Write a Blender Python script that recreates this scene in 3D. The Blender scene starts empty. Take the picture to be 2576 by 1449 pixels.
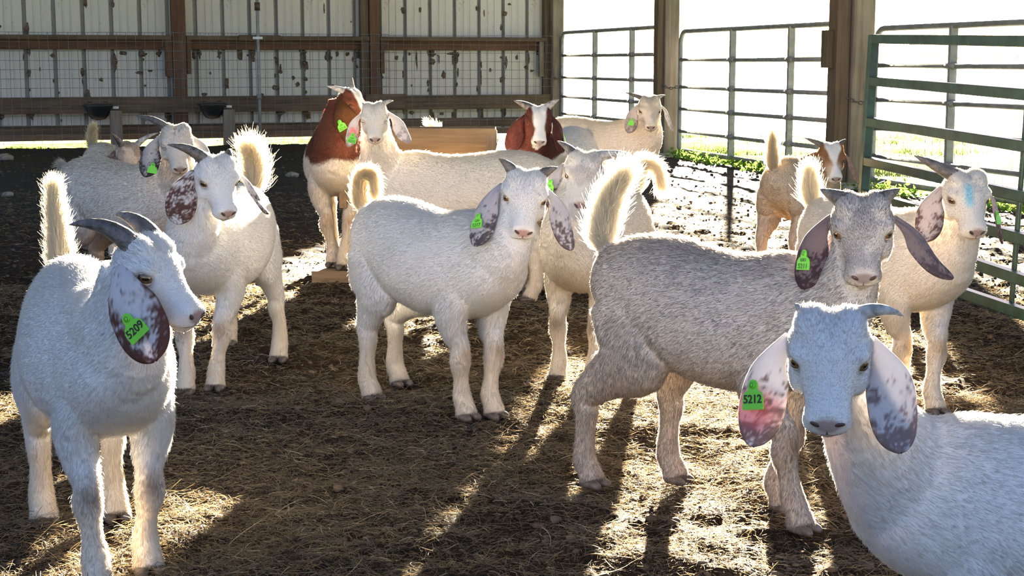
import bpy, bmesh, math, random
import numpy as np
from mathutils import Vector, Matrix
from mathutils.bvhtree import BVHTree

R = math.radians
FUR = True
rng = np.random.default_rng(7)
random.seed(7)
sc = bpy.context.scene
COL = sc.collection

# ------------------------------------------------------------------ camera
FPX, CX, CY, HOR, CAMZ = 3900.0, 1288.0, 724.5, 155.0, 1.0
PITCH = math.atan((CY - HOR) / FPX)
cam_d = bpy.data.cameras.new('camera')
cam_d.sensor_width = 36.0
cam_d.lens = FPX / 2576.0 * 36.0
cam_d.clip_end = 2000
cam = bpy.data.objects.new('camera', cam_d)
cam.location = (0, 0, CAMZ)
cam.rotation_euler = (R(90) - PITCH, 0, 0)
COL.objects.link(cam)
sc.camera = cam

# ------------------------------------------------------------------ sky, sun, exposure
SUN_EL, SUN_AZ = 11.0, 8.0          # degrees; azimuth to the right of the view direction
world = bpy.data.worlds.new('world')
sc.world = world
world.use_nodes = True
wn = world.node_tree.nodes
wl = world.node_tree.links
sky = wn.new('ShaderNodeTexSky')
sky.sky_type = 'NISHITA'
sky.sun_disc = False
sky.sun_elevation = R(SUN_EL)
sky.sun_rotation = R(SUN_AZ)
sky.air_density = 1.0
sky.dust_density = 0.7
sky.ozone_density = 3.0
bg = wn['Background']
bg.inputs['Strength'].default_value = 0.56
tint = wn.new('ShaderNodeMix')
tint.data_type = 'RGBA'
tint.blend_type = 'MULTIPLY'
tint.inputs[0].default_value = 1.0
tint.inputs[7].default_value = (1.02, 0.93, 1.12, 1)
wl.new(sky.outputs[0], tint.inputs[6])
wl.new(tint.outputs[2], bg.inputs['Color'])
sun_d = bpy.data.lights.new('sun', 'SUN')
sun_d.energy = 225.0
sun_d.angle = R(0.6)
sun_d.color = (1.0, 0.88, 0.67)
sun = bpy.data.objects.new('sun', sun_d)
sv = Vector((math.sin(R(SUN_AZ)) * math.cos(R(SUN_EL)), math.cos(R(SUN_AZ)) * math.cos(R(SUN_EL)), math.sin(R(SUN_EL))))
sun.rotation_euler = sv.to_track_quat('Z', 'Y').to_euler()
COL.objects.link(sun)
sc.view_settings.view_transform = 'Standard'
sc.view_settings.look = 'None'
sc.view_settings.gamma = 1.0
sc.view_settings.use_curve_mapping = False
sc.view_settings.exposure = -0.40
sc.cycles.use_denoising = True
sc.cycles.max_bounces = 6
sc.cycles.diffuse_bounces = 3
sc.cycles.use_adaptive_sampling = True
sc.cycles.adaptive_threshold = 0.03
sc.cycles.transmission_bounces = 4
sc.cycles.caustics_reflective = False
sc.cycles.caustics_refractive = False

# ------------------------------------------------------------------ places from the camera's geometry
CP, SP = math.cos(PITCH), math.sin(PITCH)
def ray(u, v):
    a, b = (u - CX) / FPX, -(v - CY) / FPX
    return Vector((a, CP + b * SP, -SP + b * CP))
def gp(u, v, z=0.0):                      # point of the level z under a picture position
    d = ray(u, v)
    t = (z - CAMZ) / d.z
    return Vector((d.x * t, d.y * t, z))
def at(u, v, Y):                          # point at a distance Y along the view
    d = ray(u, v)
    t = Y / d.y
    return Vector((d.x * t, Y, CAMZ + d.z * t))

# ------------------------------------------------------------------ small helpers
def tag(o, label=None, cat=None, group=None, kind=None):
    if label: o['label'] = label
    if cat: o['category'] = cat
    if group: o['group'] = group
    if kind: o['kind'] = kind
    return o
def empty(name, loc=(0, 0, 0), rz=0.0, parent=None):
    o = bpy.data.objects.new(name, None)
    o.empty_display_size = 0.1
    o.location = loc
    o.rotation_euler = (0, 0, rz)
    o.parent = parent
    COL.objects.link(o)
    return o
def link(name, me, mat=None, parent=None, smooth=True):
    if mat is not None and len(me.materials) == 0:
        me.materials.append(mat)
    if smooth and len(me.polygons):
        me.polygons.foreach_set('use_smooth', [True] * len(me.polygons))
    o = bpy.data.objects.new(name, me)
    o.parent = parent
    COL.objects.link(o)
    return o
def mesh_from(V, F, name='mesh'):
    me = bpy.data.meshes.new(name)
    me.from_pydata([tuple(v) for v in V], [], [tuple(f) for f in F])
    me.update()
    return me
def set_col(me, C, name='Col'):
    a = me.color_attributes.new(name, 'FLOAT_COLOR', 'POINT')
    C4 = np.ones((len(C), 4), np.float32)
    C4[:, :3] = C
    a.data.foreach_set('color', C4.ravel())
def nrm(v):
    v = np.asarray(v, float)
    return v / (np.linalg.norm(v, axis=-1, keepdims=True) + 1e-12)

def _hash(ix, iy, iz, seed):
    h = (ix.astype(np.int64) * 374761393 + iy.astype(np.int64) * 668265263 + iz.astype(np.int64) * 2147483647 + seed * 1274126177) & 0xffffffff
    h = ((h ^ (h >> 13)) * 1274126177) & 0xffffffff
    h = ((h ^ (h >> 16)) * 2246822519) & 0xffffffff
    return ((h ^ (h >> 15)) & 0xffff) / 65535.0
def vnoise(p, scale=1.0, seed=0):
    p = np.asarray(p, float) * scale
    i = np.floor(p).astype(np.int64)
    f = p - i
    f = f * f * (3 - 2 * f)
    out = 0
    for dx in (0, 1):
        for dy in (0, 1):
            for dz in (0, 1):
                w = (f[:, 0] if dx else 1 - f[:, 0]) * (f[:, 1] if dy else 1 - f[:, 1]) * (f[:, 2] if dz else 1 - f[:, 2])
                out = out + w * _hash(i[:, 0] + dx, i[:, 1] + dy, i[:, 2] + dz, seed)
    return out
def fbm(p, scale=1.0, seed=0, oct=3):
    a, s, t = 0.0, 0.5, 0.0
    for k in range(oct):
        a = a + s * vnoise(p, scale * 2 ** k, seed + k)
        t += s
        s *= 0.5
    return a / t
def sstep(a, b, x):
    t = np.clip((x - a) / (b - a), 0, 1)
    return t * t * (3 - 2 * t)

def box_bm(sx, sy, sz, bevel=0.004, c=(0, 0, 0), seg=1):
    bm = bmesh.new()
    bmesh.ops.create_cube(bm, size=1)
    bmesh.ops.scale(bm, vec=(sx, sy, sz), verts=bm.verts)
    if bevel:
        bmesh.ops.bevel(bm, geom=bm.edges[:], offset=min(bevel, min(sx, sy, sz) * 0.4), segments=seg, affect='EDGES', profile=0.5)
    bmesh.ops.translate(bm, vec=c, verts=bm.verts)
    return bm
def bm_mesh(bm, name='mesh'):
    me = bpy.data.meshes.new(name)
    bm.to_mesh(me)
    bm.free()
    return me
def box(name, sx, sy, sz, loc, mat, parent=None, bevel=0.004, rot=None):
    o = link(name, bm_mesh(box_bm(sx, sy, sz, bevel)), mat, parent, smooth=False)
    o.location = loc
    if rot is not None:
        o.rotation_euler = rot
    return o
def bar(name, a, b, w, h, mat, parent=None, up=(0, 0, 1), bevel=0.003):
    """a squared board or tube from a to b; local x along it"""
    a, b = Vector(a), Vector(b)
    x = (b - a)
    L = x.length
    x.normalize()
    z = Vector(up)
    z = (z - x * z.dot(x)).normalized()
    y = z.cross(x)
    o = link(name, bm_mesh(box_bm(L, w, h, bevel)), mat, parent, smooth=False)
    M = Matrix((x, y, z)).transposed().to_4x4()
    M.translation = (a + b) / 2
    o.matrix_local = M
    return o
def tube_vf(pts, rad, n=10, closed=False, caps=True):
    pts = np.asarray(pts, float)
    m = len(pts)
    rad = np.broadcast_to(np.asarray(rad, float), (m,))
    if closed:
        T = nrm(np.roll(pts, -1, 0) - np.roll(pts, 1, 0))
    else:
        T = nrm(np.gradient(pts, axis=0))
    V = []
    u = np.array([0.3, 0.2, 1.0])
    if abs(np.dot(nrm(u), T[0])) > 0.9:
        u = np.array([1.0, 0.1, 0.0])
    for k in range(m):
        u = u - T[k] * np.dot(u, T[k])
        u = nrm(u)
        v = np.cross(T[k], u)
        for j in range(n):
            a = 2 * math.pi * j / n
            V.append(pts[k] + rad[k] * (math.cos(a) * u + math.sin(a) * v))
    F = []
    for k in range(m if closed else m - 1):
        k2 = (k + 1) % m
        for j in range(n):
            j2 = (j + 1) % n
            F.append((k * n + j, k * n + j2, k2 * n + j2, k2 * n + j))
    if caps and not closed:
        F.append(tuple(range(n - 1, -1, -1)))
        F.append(tuple(range((m - 1) * n, m * n)))
    return V, F
def tube(name, pts, rad, mat, parent=None, n=10, closed=False):
    V, F = tube_vf(pts, rad, n, closed)
    return link(name, mesh_from(V, F), mat, parent)
def join_vf(parts):
    V, F = [], []
    for v, f in parts:
        o = len(V)
        V.extend(v)
        F.extend([tuple(i + o for i in q) for q in f])
    return V, F

# ------------------------------------------------------------------ materials
def new_mat(name):
    m = bpy.data.materials.new(name)
    m.use_nodes = True
    nt = m.node_tree
    for n in list(nt.nodes):
        nt.nodes.remove(n)
    out = nt.nodes.new('ShaderNodeOutputMaterial')
    return m, nt, nt.nodes, nt.links, out
def noise(N, L, vec, scale, detail=4, rough=0.55):
    n = N.new('ShaderNodeTexNoise')
    n.inputs['Scale'].default_value = scale
    n.inputs['Detail'].default_value = detail
    n.inputs['Roughness'].default_value = rough
    if vec is not None:
        L.new(vec, n.inputs['Vector'])
    return n
def ramp(N, L, fac, stops):
    r = N.new('ShaderNodeValToRGB')
    e = r.color_ramp.elements
    while len(e) < len(stops):
        e.new(0.5)
    for q, (p, c) in zip(e, stops):
        q.position = p
        q.color = (*c, 1) if len(c) == 3 else c
    L.new(fac, r.inputs['Fac'])
    return r
def simple(name, col, rough=0.6, metal=0.0, spec=0.5, bump=None, var=0.12, vscale=8.0):
    m, nt, N, L, out = new_mat(name)
    b = N.new('ShaderNodeBsdfPrincipled')
    tc = N.new('ShaderNodeTexCoord')
    nz = noise(N, L, tc.outputs['Object'], vscale, 5)
    lo = [max(0, c * (1 - var * 2)) for c in col]
    hi = [min(1, c * (1 + var * 2)) for c in col]
    r = ramp(N, L, nz.outputs['Fac'], [(0.3, lo), (0.7, hi)])
    L.new(r.outputs['Color'], b.inputs['Base Color'])
    b.inputs['Roughness'].default_value = rough
    b.inputs['Metallic'].default_value = metal
    b.inputs['Specular IOR Level'].default_value = spec
    if bump:
        n2 = noise(N, L, tc.outputs['Object'], bump[0], 4)
        bp = N.new('ShaderNodeBump')
        bp.inputs['Strength'].default_value = bump[1]
        bp.inputs['Distance'].default_value = 0.01
        L.new(n2.outputs['Fac'], bp.inputs['Height'])
        L.new(bp.outputs['Normal'], b.inputs['Normal'])
    L.new(b.outputs[0], out.inputs['Surface'])
    return m
def wood(name, c1, c2, rough=0.8, axis=0, knots=True):
    m, nt, N, L, out = new_mat(name)
    b = N.new('ShaderNodeBsdfPrincipled')
    b.inputs['Roughness'].default_value = rough
    b.inputs['Specular IOR Level'].default_value = 0.25
    tc = N.new('ShaderNodeTexCoord')
    mp = N.new('ShaderNodeMapping')
    s = [28, 28, 28]
    s[axis] = 1.6
    mp.inputs['Scale'].default_value = s
    oi = N.new('ShaderNodeObjectInfo')
    ad = N.new('ShaderNodeVectorMath')
    ad.operation = 'ADD'
    L.new(tc.outputs['Object'], ad.inputs[0])
    L.new(oi.outputs['Location'], ad.inputs[1])
    L.new(ad.outputs[0], mp.inputs['Vector'])
    n1 = noise(N, L, mp.outputs[0], 1.0, 6, 0.65)
    n2 = noise(N, L, ad.outputs[0], 2.2, 3)
    mx = N.new('ShaderNodeMath')
    mx.operation = 'MULTIPLY_ADD'
    L.new(n2.outputs['Fac'], mx.inputs[0])
    mx.inputs[1].default_value = 0.5
    L.new(n1.outputs['Fac'], mx.inputs[2])
    mid = [(a + q) / 2 for a, q in zip(c1, c2)]
    r = ramp(N, L, mx.outputs[0], [(0.45, c1), (0.72, mid), (0.95, c2)])
    L.new(r.outputs['Color'], b.inputs['Base Color'])
    bp = N.new('ShaderNodeBump')
    bp.inputs['Strength'].default_value = 0.5
    bp.inputs['Distance'].default_value = 0.006
    L.new(n1.outputs['Fac'], bp.inputs['Height'])
    L.new(bp.outputs['Normal'], b.inputs['Normal'])
    L.new(b.outputs[0], out.inputs['Surface'])
    return m
def fibre(name, attr='Col', trans=0.4, gloss=0.05, rough=0.45, const=None):
    """hair, straw and leaves: light passes through them"""
    m, nt, N, L, out = new_mat(name)
    if const is None:
        a = N.new('ShaderNodeAttribute')
        a.attribute_name = attr
        col = a.outputs['Color']
    else:
        rgb = N.new('ShaderNodeRGB')
        rgb.outputs[0].default_value = (*const, 1)
        col = rgb.outputs[0]
    d = N.new('ShaderNodeBsdfDiffuse')
    t = N.new('ShaderNodeBsdfTranslucent')
    L.new(col, d.inputs['Color'])
    L.new(col, t.inputs['Color'])
    mx = N.new('ShaderNodeMixShader')
    mx.inputs['Fac'].default_value = trans
    L.new(d.outputs[0], mx.inputs[1])
    L.new(t.outputs[0], mx.inputs[2])
    g = N.new('ShaderNodeBsdfGlossy')
    g.inputs['Roughness'].default_value = rough
    m2 = N.new('ShaderNodeMixShader')
    m2.inputs['Fac'].default_value = gloss
    L.new(mx.outputs[0], m2.inputs[1])
    L.new(g.outputs[0], m2.inputs[2])
    L.new(m2.outputs[0], out.inputs['Surface'])
    return m
def vcol(name, rough=0.8, spec=0.2, bump=None, trans=0.0):
    m, nt, N, L, out = new_mat(name)
    b = N.new('ShaderNodeBsdfPrincipled')
    a = N.new('ShaderNodeAttribute')
    a.attribute_name = 'Col'
    L.new(a.outputs['Color'], b.inputs['Base Color'])
    b.inputs['Roughness'].default_value = rough
    b.inputs['Specular IOR Level'].default_value = spec
    if bump:
        tc = N.new('ShaderNodeTexCoord')
        n2 = noise(N, L, tc.outputs['Object'], bump[0], 3)
        bp = N.new('ShaderNodeBump')
        bp.inputs['Strength'].default_value = bump[1]
        bp.inputs['Distance'].default_value = 0.004
        L.new(n2.outputs['Fac'], bp.inputs['Height'])
        L.new(bp.outputs['Normal'], b.inputs['Normal'])
    if trans:
        t = N.new('ShaderNodeBsdfTranslucent')
        L.new(a.outputs['Color'], t.inputs['Color'])
        mx = N.new('ShaderNodeMixShader')
        mx.inputs['Fac'].default_value = trans
        L.new(b.outputs[0], mx.inputs[1])
        L.new(t.outputs[0], mx.inputs[2])
        L.new(mx.outputs[0], out.inputs['Surface'])
    else:
        L.new(b.outputs[0], out.inputs['Surface'])
    return m

M_fur = fibre('goat_fur', trans=0.55, gloss=0.04)
M_tailfur = fibre('tail_fur', trans=0.62, gloss=0.03)
M_hide = vcol('goat_hide', 0.85, 0.1)
M_ear = vcol('goat_ear', 0.75, 0.15, (220, 0.4), trans=0.16)
M_horn = simple('horn', (0.10, 0.085, 0.075), 0.5, var=0.3, vscale=60, bump=(90, 0.5))
M_horn_pale = simple('horn_pale', (0.36, 0.33, 0.30), 0.5, var=0.3, vscale=60, bump=(90, 0.5))
M_hoof = simple('hoof', (0.085, 0.065, 0.052), 0.6, var=0.3, vscale=60)
M_dark = simple('dark_skin', (0.06, 0.035, 0.032), 0.5)
M_mouth = simple('mouth_skin', (0.20, 0.115, 0.10), 0.6)
M_eye = vcol('eye', 0.08, 0.7)
M_tag = simple('tag_plastic', (0.16, 0.62, 0.03), 0.45, var=0.04)
M_ink = simple('tag_ink', (0.012, 0.014, 0.012), 0.6, var=0.05)
M_lettr = simple('tag_print', (0.045, 0.16, 0.02), 0.6, var=0.05)
M_galv = simple('galvanised_steel', (0.20, 0.205, 0.21), 0.55, 0.45, var=0.12, vscale=14, bump=(40, 0.15))
M_wire = simple('wire', (0.16, 0.17, 0.17), 0.55, 0.5, var=0.2)
M_green = simple('green_paint', (0.018, 0.050, 0.033), 0.42, var=0.25, vscale=16, bump=(60, 0.15))
M_rubber = simple('black_plastic', (0.012, 0.012, 0.014), 0.45, var=0.3)
M_white_pl = simple('white_bracket', (0.6, 0.6, 0.62), 0.4)
M_wood_dark = wood('old_brown_lumber', (0.046, 0.032, 0.023), (0.15, 0.105, 0.072))
M_wood_red = wood('reddish_lumber', (0.060, 0.030, 0.020), (0.15, 0.082, 0.052))
M_wood_grey = wood('weathered_post', (0.085, 0.068, 0.054), (0.25, 0.205, 0.165))
M_wood_gold = wood('trough_lumber', (0.11, 0.072, 0.040), (0.26, 0.185, 0.11))
M_straw = fibre('straw', trans=0.45, gloss=0.06, rough=0.4)
M_grass = fibre('grass_blade', trans=0.5, gloss=0.04)

# ------------------------------------------------------------------ the pen's plan
P1 = Vector((0.572, 20.86, 0))                    # barn corner: the wall runs left, the gates run towards us
WDIR = Vector((-0.941, -0.3385, 0)).normalized()  # along the wall, leftwards
WIN = Vector((0.3385, -0.941, 0)).normalized()    # from the wall into the pen
GDIR = Vector((1.11, -4.10, 0)).normalized()      # along the gates, towards us
GOUT = Vector((4.10, 1.11, 0)).normalized()       # out of the pen through the gates
GSTEP = 4.25
P2 = P1 + GDIR * GSTEP
P3 = P1 + GDIR * GSTEP * 2

def ground_h(P):
    q = np.column_stack([P[:, 0], P[:, 1], np.zeros(len(P))])
    h = (fbm(q, 1.3, 11, 2) - 0.5) * 0.035 + (fbm(q, 7.0, 21, 2) - 0.5) * 0.044 + (fbm(q, 20.0, 31, 2) - 0.5) * 0.028
    return h * np.interp(P[:, 1], [2.5, 6.5, 11.0], [1.25, 1.0, 0.55]) - 0.006

def make_floor():
    xs = np.concatenate([np.arange(-9.5, -2.6, 0.07), np.arange(-2.6, 3.0, 0.021), np.arange(3.0, 7.0, 0.07)])
    ys = np.concatenate([np.arange(-6, 2.4, 0.35), np.arange(2.4, 6.5, 0.021), np.arange(6.5, 11, 0.035), np.arange(11, 21.6, 0.06)])
    X, Y = np.meshgrid(xs, ys)
    P = np.column_stack([X.ravel(), Y.ravel()])
    h = ground_h(P)
    rel = P - np.array([P1.x, P1.y])
    dw = rel @ np.array([WIN.x, WIN.y])
    dg = rel @ np.array([GOUT.x, GOUT.y])
    h = h + 0.05 * np.exp(-((dw - 1.15) / 0.3) ** 2) * (vnoise(np.column_stack([P, P[:, :1] * 0]), 3, 5) * 0.6 + 0.2)
    h = h - 0.06 * sstep(0.5, 0.0, dw) - 0.03 * sstep(-0.1, 0.2, dg)
    keep = (dw > -0.35) & (dg < 0.22)
    ny, nx = len(ys), len(xs)
    idx = np.arange(ny * nx).reshape(ny, nx)
    q = np.column_stack([idx[:-1, :-1].ravel(), idx[:-1, 1:].ravel(), idx[1:, 1:].ravel(), idx[1:, :-1].ravel()])
    q = q[keep[q].all(1)]
    used = np.unique(q)
    mp = np.full(ny * nx, -1)
    mp[used] = np.arange(len(used))
    q = mp[q]
    V = np.column_stack([P, h])[used]
    me = bpy.data.meshes.new('floor')
    me.vertices.add(len(V))
    me.vertices.foreach_set('co', V.astype(np.float32).ravel())
    me.loops.add(q.size)
    me.loops.foreach_set('vertex_index', q.astype(np.int32).ravel())
    me.polygons.add(len(q))
    me.polygons.foreach_set('loop_start', np.arange(0, q.size, 4, dtype=np.int32))
    me.update(calc_edges=True)
    m, nt, N, L, out = new_mat('dirt_floor')
    b = N.new('ShaderNodeBsdfPrincipled')
    b.inputs['Roughness'].default_value = 0.95
    b.inputs['Specular IOR Level'].default_value = 0.03
    tc = N.new('ShaderNodeTexCoord')
    n1 = noise(N, L, tc.outputs['Object'], 2.5, 5)
    n2 = noise(N, L, tc.outputs['Object'], 38, 6, 0.7)
    mp2 = N.new('ShaderNodeMapping')
    mp2.inputs['Scale'].default_value = (260, 70, 70)
    mp2.inputs['Rotation'].default_value = (0, 0, 0.6)
    L.new(tc.outputs['Object'], mp2.inputs[0])
    n3 = noise(N, L, mp2.outputs[0], 1, 3, 0.6)
    ma = N.new('ShaderNodeMath')
    ma.operation = 'MULTIPLY_ADD'
    L.new(n3.outputs['Fac'], ma.inputs[0])
    ma.inputs[1].default_value = 0.5
    L.new(n2.outputs['Fac'], ma.inputs[2])
    r = ramp(N, L, ma.outputs[0], [(0.45, (0.011, 0.0080, 0.0060)), (0.75, (0.027, 0.019, 0.013)), (0.98, (0.075, 0.053, 0.032))])
    r2 = ramp(N, L, n1.outputs['Fac'], [(0.3, (0.75, 0.75, 0.75)), (0.7, (1.2, 1.15, 1.1))])
    mu = N.new('ShaderNodeMix')
    mu.data_type = 'RGBA'
    mu.blend_type = 'MULTIPLY'
    mu.inputs[0].default_value = 1
    L.new(r.outputs['Color'], mu.inputs[6])
    L.new(r2.outputs['Color'], mu.inputs[7])
    # away from the bedded area the dirt is bare and greyer
    sx = N.new('ShaderNodeSeparateXYZ')
    L.new(tc.outputs['Object'], sx.inputs[0])
    mr = N.new('ShaderNodeMapRange')
    mr.inputs[1].default_value = 6.5
    mr.inputs[2].default_value = 11.0
    L.new(sx.outputs['Y'], mr.inputs[0])
    m3 = N.new('ShaderNodeMix')
    m3.data_type = 'RGBA'
    L.new(mr.outputs[0], m3.inputs[0])
    L.new(mu.outputs[2], m3.inputs[6])
    r3 = ramp(N, L, n2.outputs['Fac'], [(0.3, (0.022, 0.019, 0.017)), (0.7, (0.060, 0.052, 0.046))])
    L.new(r3.outputs['Color'], m3.inputs[7])
    L.new(m3.outputs[2], b.inputs['Base Color'])
    bp = N.new('ShaderNodeBump')
    bp.inputs['Strength'].default_value = 0.8
    bp.inputs['Distance'].default_value = 0.006
    L.new(ma.outputs[0], bp.inputs['Height'])
    L.new(bp.outputs['Normal'], b.inputs['Normal'])
    L.new(b.outputs[0], out.inputs['Surface'])
    o = link('floor', me, m)
    tag(o, 'trampled brown dirt floor of the goat pen', kind='structure')
make_floor()

def make_field():
    m, nt, N, L, out = new_mat('pasture')
    tc = N.new('ShaderNodeTexCoord')
    n1 = noise(N, L, tc.outputs['Object'], 0.35, 6, 0.65)
    n2 = noise(N, L, tc.outputs['Object'], 9, 4, 0.7)
    ma = N.new('ShaderNodeMath')
    ma.operation = 'MULTIPLY_ADD'
    L.new(n2.outputs['Fac'], ma.inputs[0])
    ma.inputs[1].default_value = 0.6
    L.new(n1.outputs['Fac'], ma.inputs[2])
    r = ramp(N, L, ma.outputs[0], [(0.55, (0.09, 0.125, 0.04)), (0.8, (0.20, 0.22, 0.10)), (1.0, (0.32, 0.31, 0.19))])
    d = N.new('ShaderNodeBsdfPrincipled')
    d.inputs['Roughness'].default_value = 0.42
    d.inputs['Specular IOR Level'].default_value = 0.6
    L.new(r.outputs['Color'], d.inputs['Base Color'])
    bp = N.new('ShaderNodeBump')
    bp.inputs['Strength'].default_value = 1.0
    bp.inputs['Distance'].default_value = 0.05
    L.new(n2.outputs['Fac'], bp.inputs['Height'])
    L.new(bp.outputs['Normal'], d.inputs['Normal'])
    L.new(d.outputs[0], out.inputs['Surface'])
    xs = np.concatenate([np.linspace(-600, -30, 12), np.linspace(-25, 35, 61), np.linspace(40, 600, 12)])
    ys = np.concatenate([np.linspace(-200, -8, 10), np.linspace(-6, 60, 67), np.linspace(66, 900, 16)])
    X, Y = np.meshgrid(xs, ys)
    P = np.column_stack([X.ravel(), Y.ravel(), 0 * X.ravel()])
    P[:, 2] = -0.07 + (vnoise(P, 0.15, 3) - 0.5) * 0.06
    nx = len(xs)
    F = [(j * nx + i, j * nx + i + 1, (j + 1) * nx + i + 1, (j + 1) * nx + i) for j in range(len(ys) - 1) for i in range(nx - 1)]
    o = link('pasture', mesh_from(P, F), m)
    tag(o, 'sunlit green pasture running to the horizon outside the pen', kind='structure')
make_field()

# ------------------------------------------------------------------ the metal wall at the back
WANG = math.atan2(WDIR.y, WDIR.x)
wall = empty('wall_back', P1, WANG)               # local x: along the wall to the left, local y: into the pen
tag(wall, 'white ribbed metal barn wall on brown lumber framing', kind='structure')
# local +y must point into the pen
WL = 9.6
def wall_s(u, v=200):
    d = ray(u, v)
    n = WIN
    t = (P1 - Vector((0, 0, CAMZ))).dot(n) / d.dot(n)
    p = Vector((0, 0, CAMZ)) + d * t
    return (p - P1).dot(WDIR)
WALLH, WALL0 = 4.1, 0.07
def make_sheets():
    m, nt, N, L, out = new_mat('painted_metal_sheet')
    b = N.new('ShaderNodeBsdfPrincipled')
    b.inputs['Roughness'].default_value = 0.45
    tc = N.new('ShaderNodeTexCoord')
    n1 = noise(N, L, tc.outputs['Object'], 7, 6, 0.7)
    n2 = noise(N, L, tc.outputs['Object'], 34, 5, 0.7)
    ma = N.new('ShaderNodeMath')
    ma.operation = 'MULTIPLY'
    L.new(n1.outputs['Fac'], ma.inputs[0])
    L.new(n2.outputs['Fac'], ma.inputs[1])
    r = ramp(N, L, ma.outputs[0], [(0.30, (0.46, 0.445, 0.43)), (0.355, (0.38, 0.36, 0.33)), (0.42, (0.13, 0.10, 0.075))])
    L.new(r.outputs['Color'], b.inputs['Base Color'])
    L.new(b.outputs[0], out.inputs['Surface'])
    pitch = 0.3355
    # one pitch of the sheet seen from inside: flat pan, small stiffeners, deep outward rib
    prof = [(0.0, 0), (0.075, 0), (0.083, -0.008), (0.099, -0.008), (0.107, 0), (0.165, 0), (0.173, -0.008), (0.189, -0.008), (0.197, 0),
            (0.266, 0), (0.272, -0.085), (0.312, -0.085), (0.318, 0), (0.3355, 0)]
    prof = prof[:-1]
    P = []
    for k in range(3):
        P += [(x + k * pitch, y) for x, y in prof]
    P.append((3 * pitch, 0))
    V, F = [], []
    for x, y in P:
        V += [(x, y, WALL0), (x, y, WALLH), (x, y - 0.0012, WALL0), (x, y - 0.0012, WALLH)]
    for i in range(len(P) - 1):
        a, c = i * 4, (i + 1) * 4
        F += [(a, a + 1, c + 1, c), (a + 2, c + 2, c + 3, a + 3)]
    me = mesh_from(V, F)
    me.materials.append(m)
    s = 0.06
    k = 0
    while s < WL:
        o = link('metal_sheet', me, None, wall, smooth=False)
        o.location = (s, -0.13 - 0.0015 * (k % 2), 0)
        s += 3 * pitch
        k += 1
make_sheets()
# framing
def lum(name, s0, s1, d, z0, z1, th, mat):
    return box(name, abs(s1 - s0), th, z1 - z0, ((s0 + s1) / 2, d, (z0 + z1) / 2), mat, wall, 0.005)
sA, sB = wall_s(452, 180), wall_s(942, 180)
for (s, w, mt) in ((sA, 0.165, M_wood_red), (sB, 0.125, M_wood_red), (sA + 4.4, 0.16, M_wood_red)):
    bar('wall_post', (s, -0.03, 0.0), (s, -0.03, WALLH), w, 0.15, mt, wall, up=(0, 1, 0))
bar('post_block', (sB + 0.12, -0.05, 0.2), (sB + 0.12, -0.05, WALLH), 0.10, 0.11, M_wood_dark, wall, up=(0, 1, 0))
bar('post_block', (sA - 0.115, 0.0, 0.85), (sA - 0.115, 0.0, 1.27), 0.05, 0.09, M_wood_red, wall, up=(0, 1, 0))
bar('post_block', (sA + 0.13, 0.0, 0.82), (sA + 0.13, 0.0, 1.27), 0.08, 0.09, M_wood_red, wall, up=(0, 1, 0))
bar('post_block', (sB - 0.10, 0.0, 0.85), (sB - 0.10, 0.0, 1.28), 0.05, 0.09, M_wood_red, wall, up=(0, 1, 0))
for (s0, s1) in ((0.12, sB - 0.07), (sB + 0.07, sA - 0.09), (sA + 0.09, sA + 4.3)):
    lum('girt', s0, s1, -0.085, 1.145, 1.265, 0.05, M_wood_red)
    lum('girt_cap', s0, s1, -0.03, 1.262, 1.315, 0.16, M_wood_dark)
lum('pipe_block', wall_s(598, 96), wall_s(702, 96), 0.07, 1.255, 1.325, 0.04, M_wood_dark)
sJ = wall_s(1008, 260)
lum('rail_board', sJ, WL, 0.085, 0.385, 0.575, 0.045, M_wood_dark)
lum('rail_board', 0.0, sJ - 0.01, 0.065, 0.390, 0.565, 0.045, M_wood_dark)
lum('rail_board', sJ - 0.02, sJ + 0.5, 0.130, 0.405, 0.590, 0.04, M_wood_dark)
for (s0, s1, z0, z1, d) in ((0.0, 3.0, 0.16, 0.27, -0.02), (3.0, WL, 0.125, 0.215, -0.02), (0.0, WL, 0.06, 0.135, 0.02), (3.0, WL, 0.215, 0.235, -0.06)):
    lum('sill_board', s0, s1, d, z0, z1, 0.045, M_wood_dark)
def mud_daubs():
    rg = np.random.default_rng(61)
    parts = []
    for k in range(230):
        s_ = 0.06 + 0.3355 * rg.integers(0, 26) + rg.choice([0.265, 0.32, 0.25, rg.uniform(0, 0.3355)], p=[0.3, 0.25, 0.15, 0.3])
        z_ = rg.choice([rg.uniform(0.58, 1.14), 1.12 - rg.exponential(0.05), 0.37 - rg.exponential(0.05), rg.uniform(1.33, 2.2)], p=[0.40, 0.22, 0.18, 0.20])
        w, h = rg.gamma(2.2, 0.006) + 0.005, rg.gamma(2.2, 0.012) + 0.008
        v, f = ball((s_, -0.128, z_), (w, 0.010, h), None, 7)
        v = [np.asarray(q) + np.array([rg.normal(0, w * 0.22), 0, rg.normal(0, h * 0.22)]) for q in v]
        parts.append((v, f))
    o = link('mud_daub', mesh_from(*join_vf(parts)), simple('dried_mud', (0.10, 0.068, 0.045), 0.95, var=0.3, vscale=30), wall)
    o['kind'] = 'stuff'
WALL_LATE = mud_daubs
# corner of the wall
bar('corner_board', (0.10, -0.06, 0.05), (0.10, -0.06, WALLH), 0.09, 0.12, M_wood_dark, wall, up=(0, 1, 0))
bar('corner_board', (0.19, -0.02, 0.80), (0.19, -0.02, 1.29), 0.06, 0.05, M_wood_grey, wall, up=(0, 1, 0))

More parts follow.
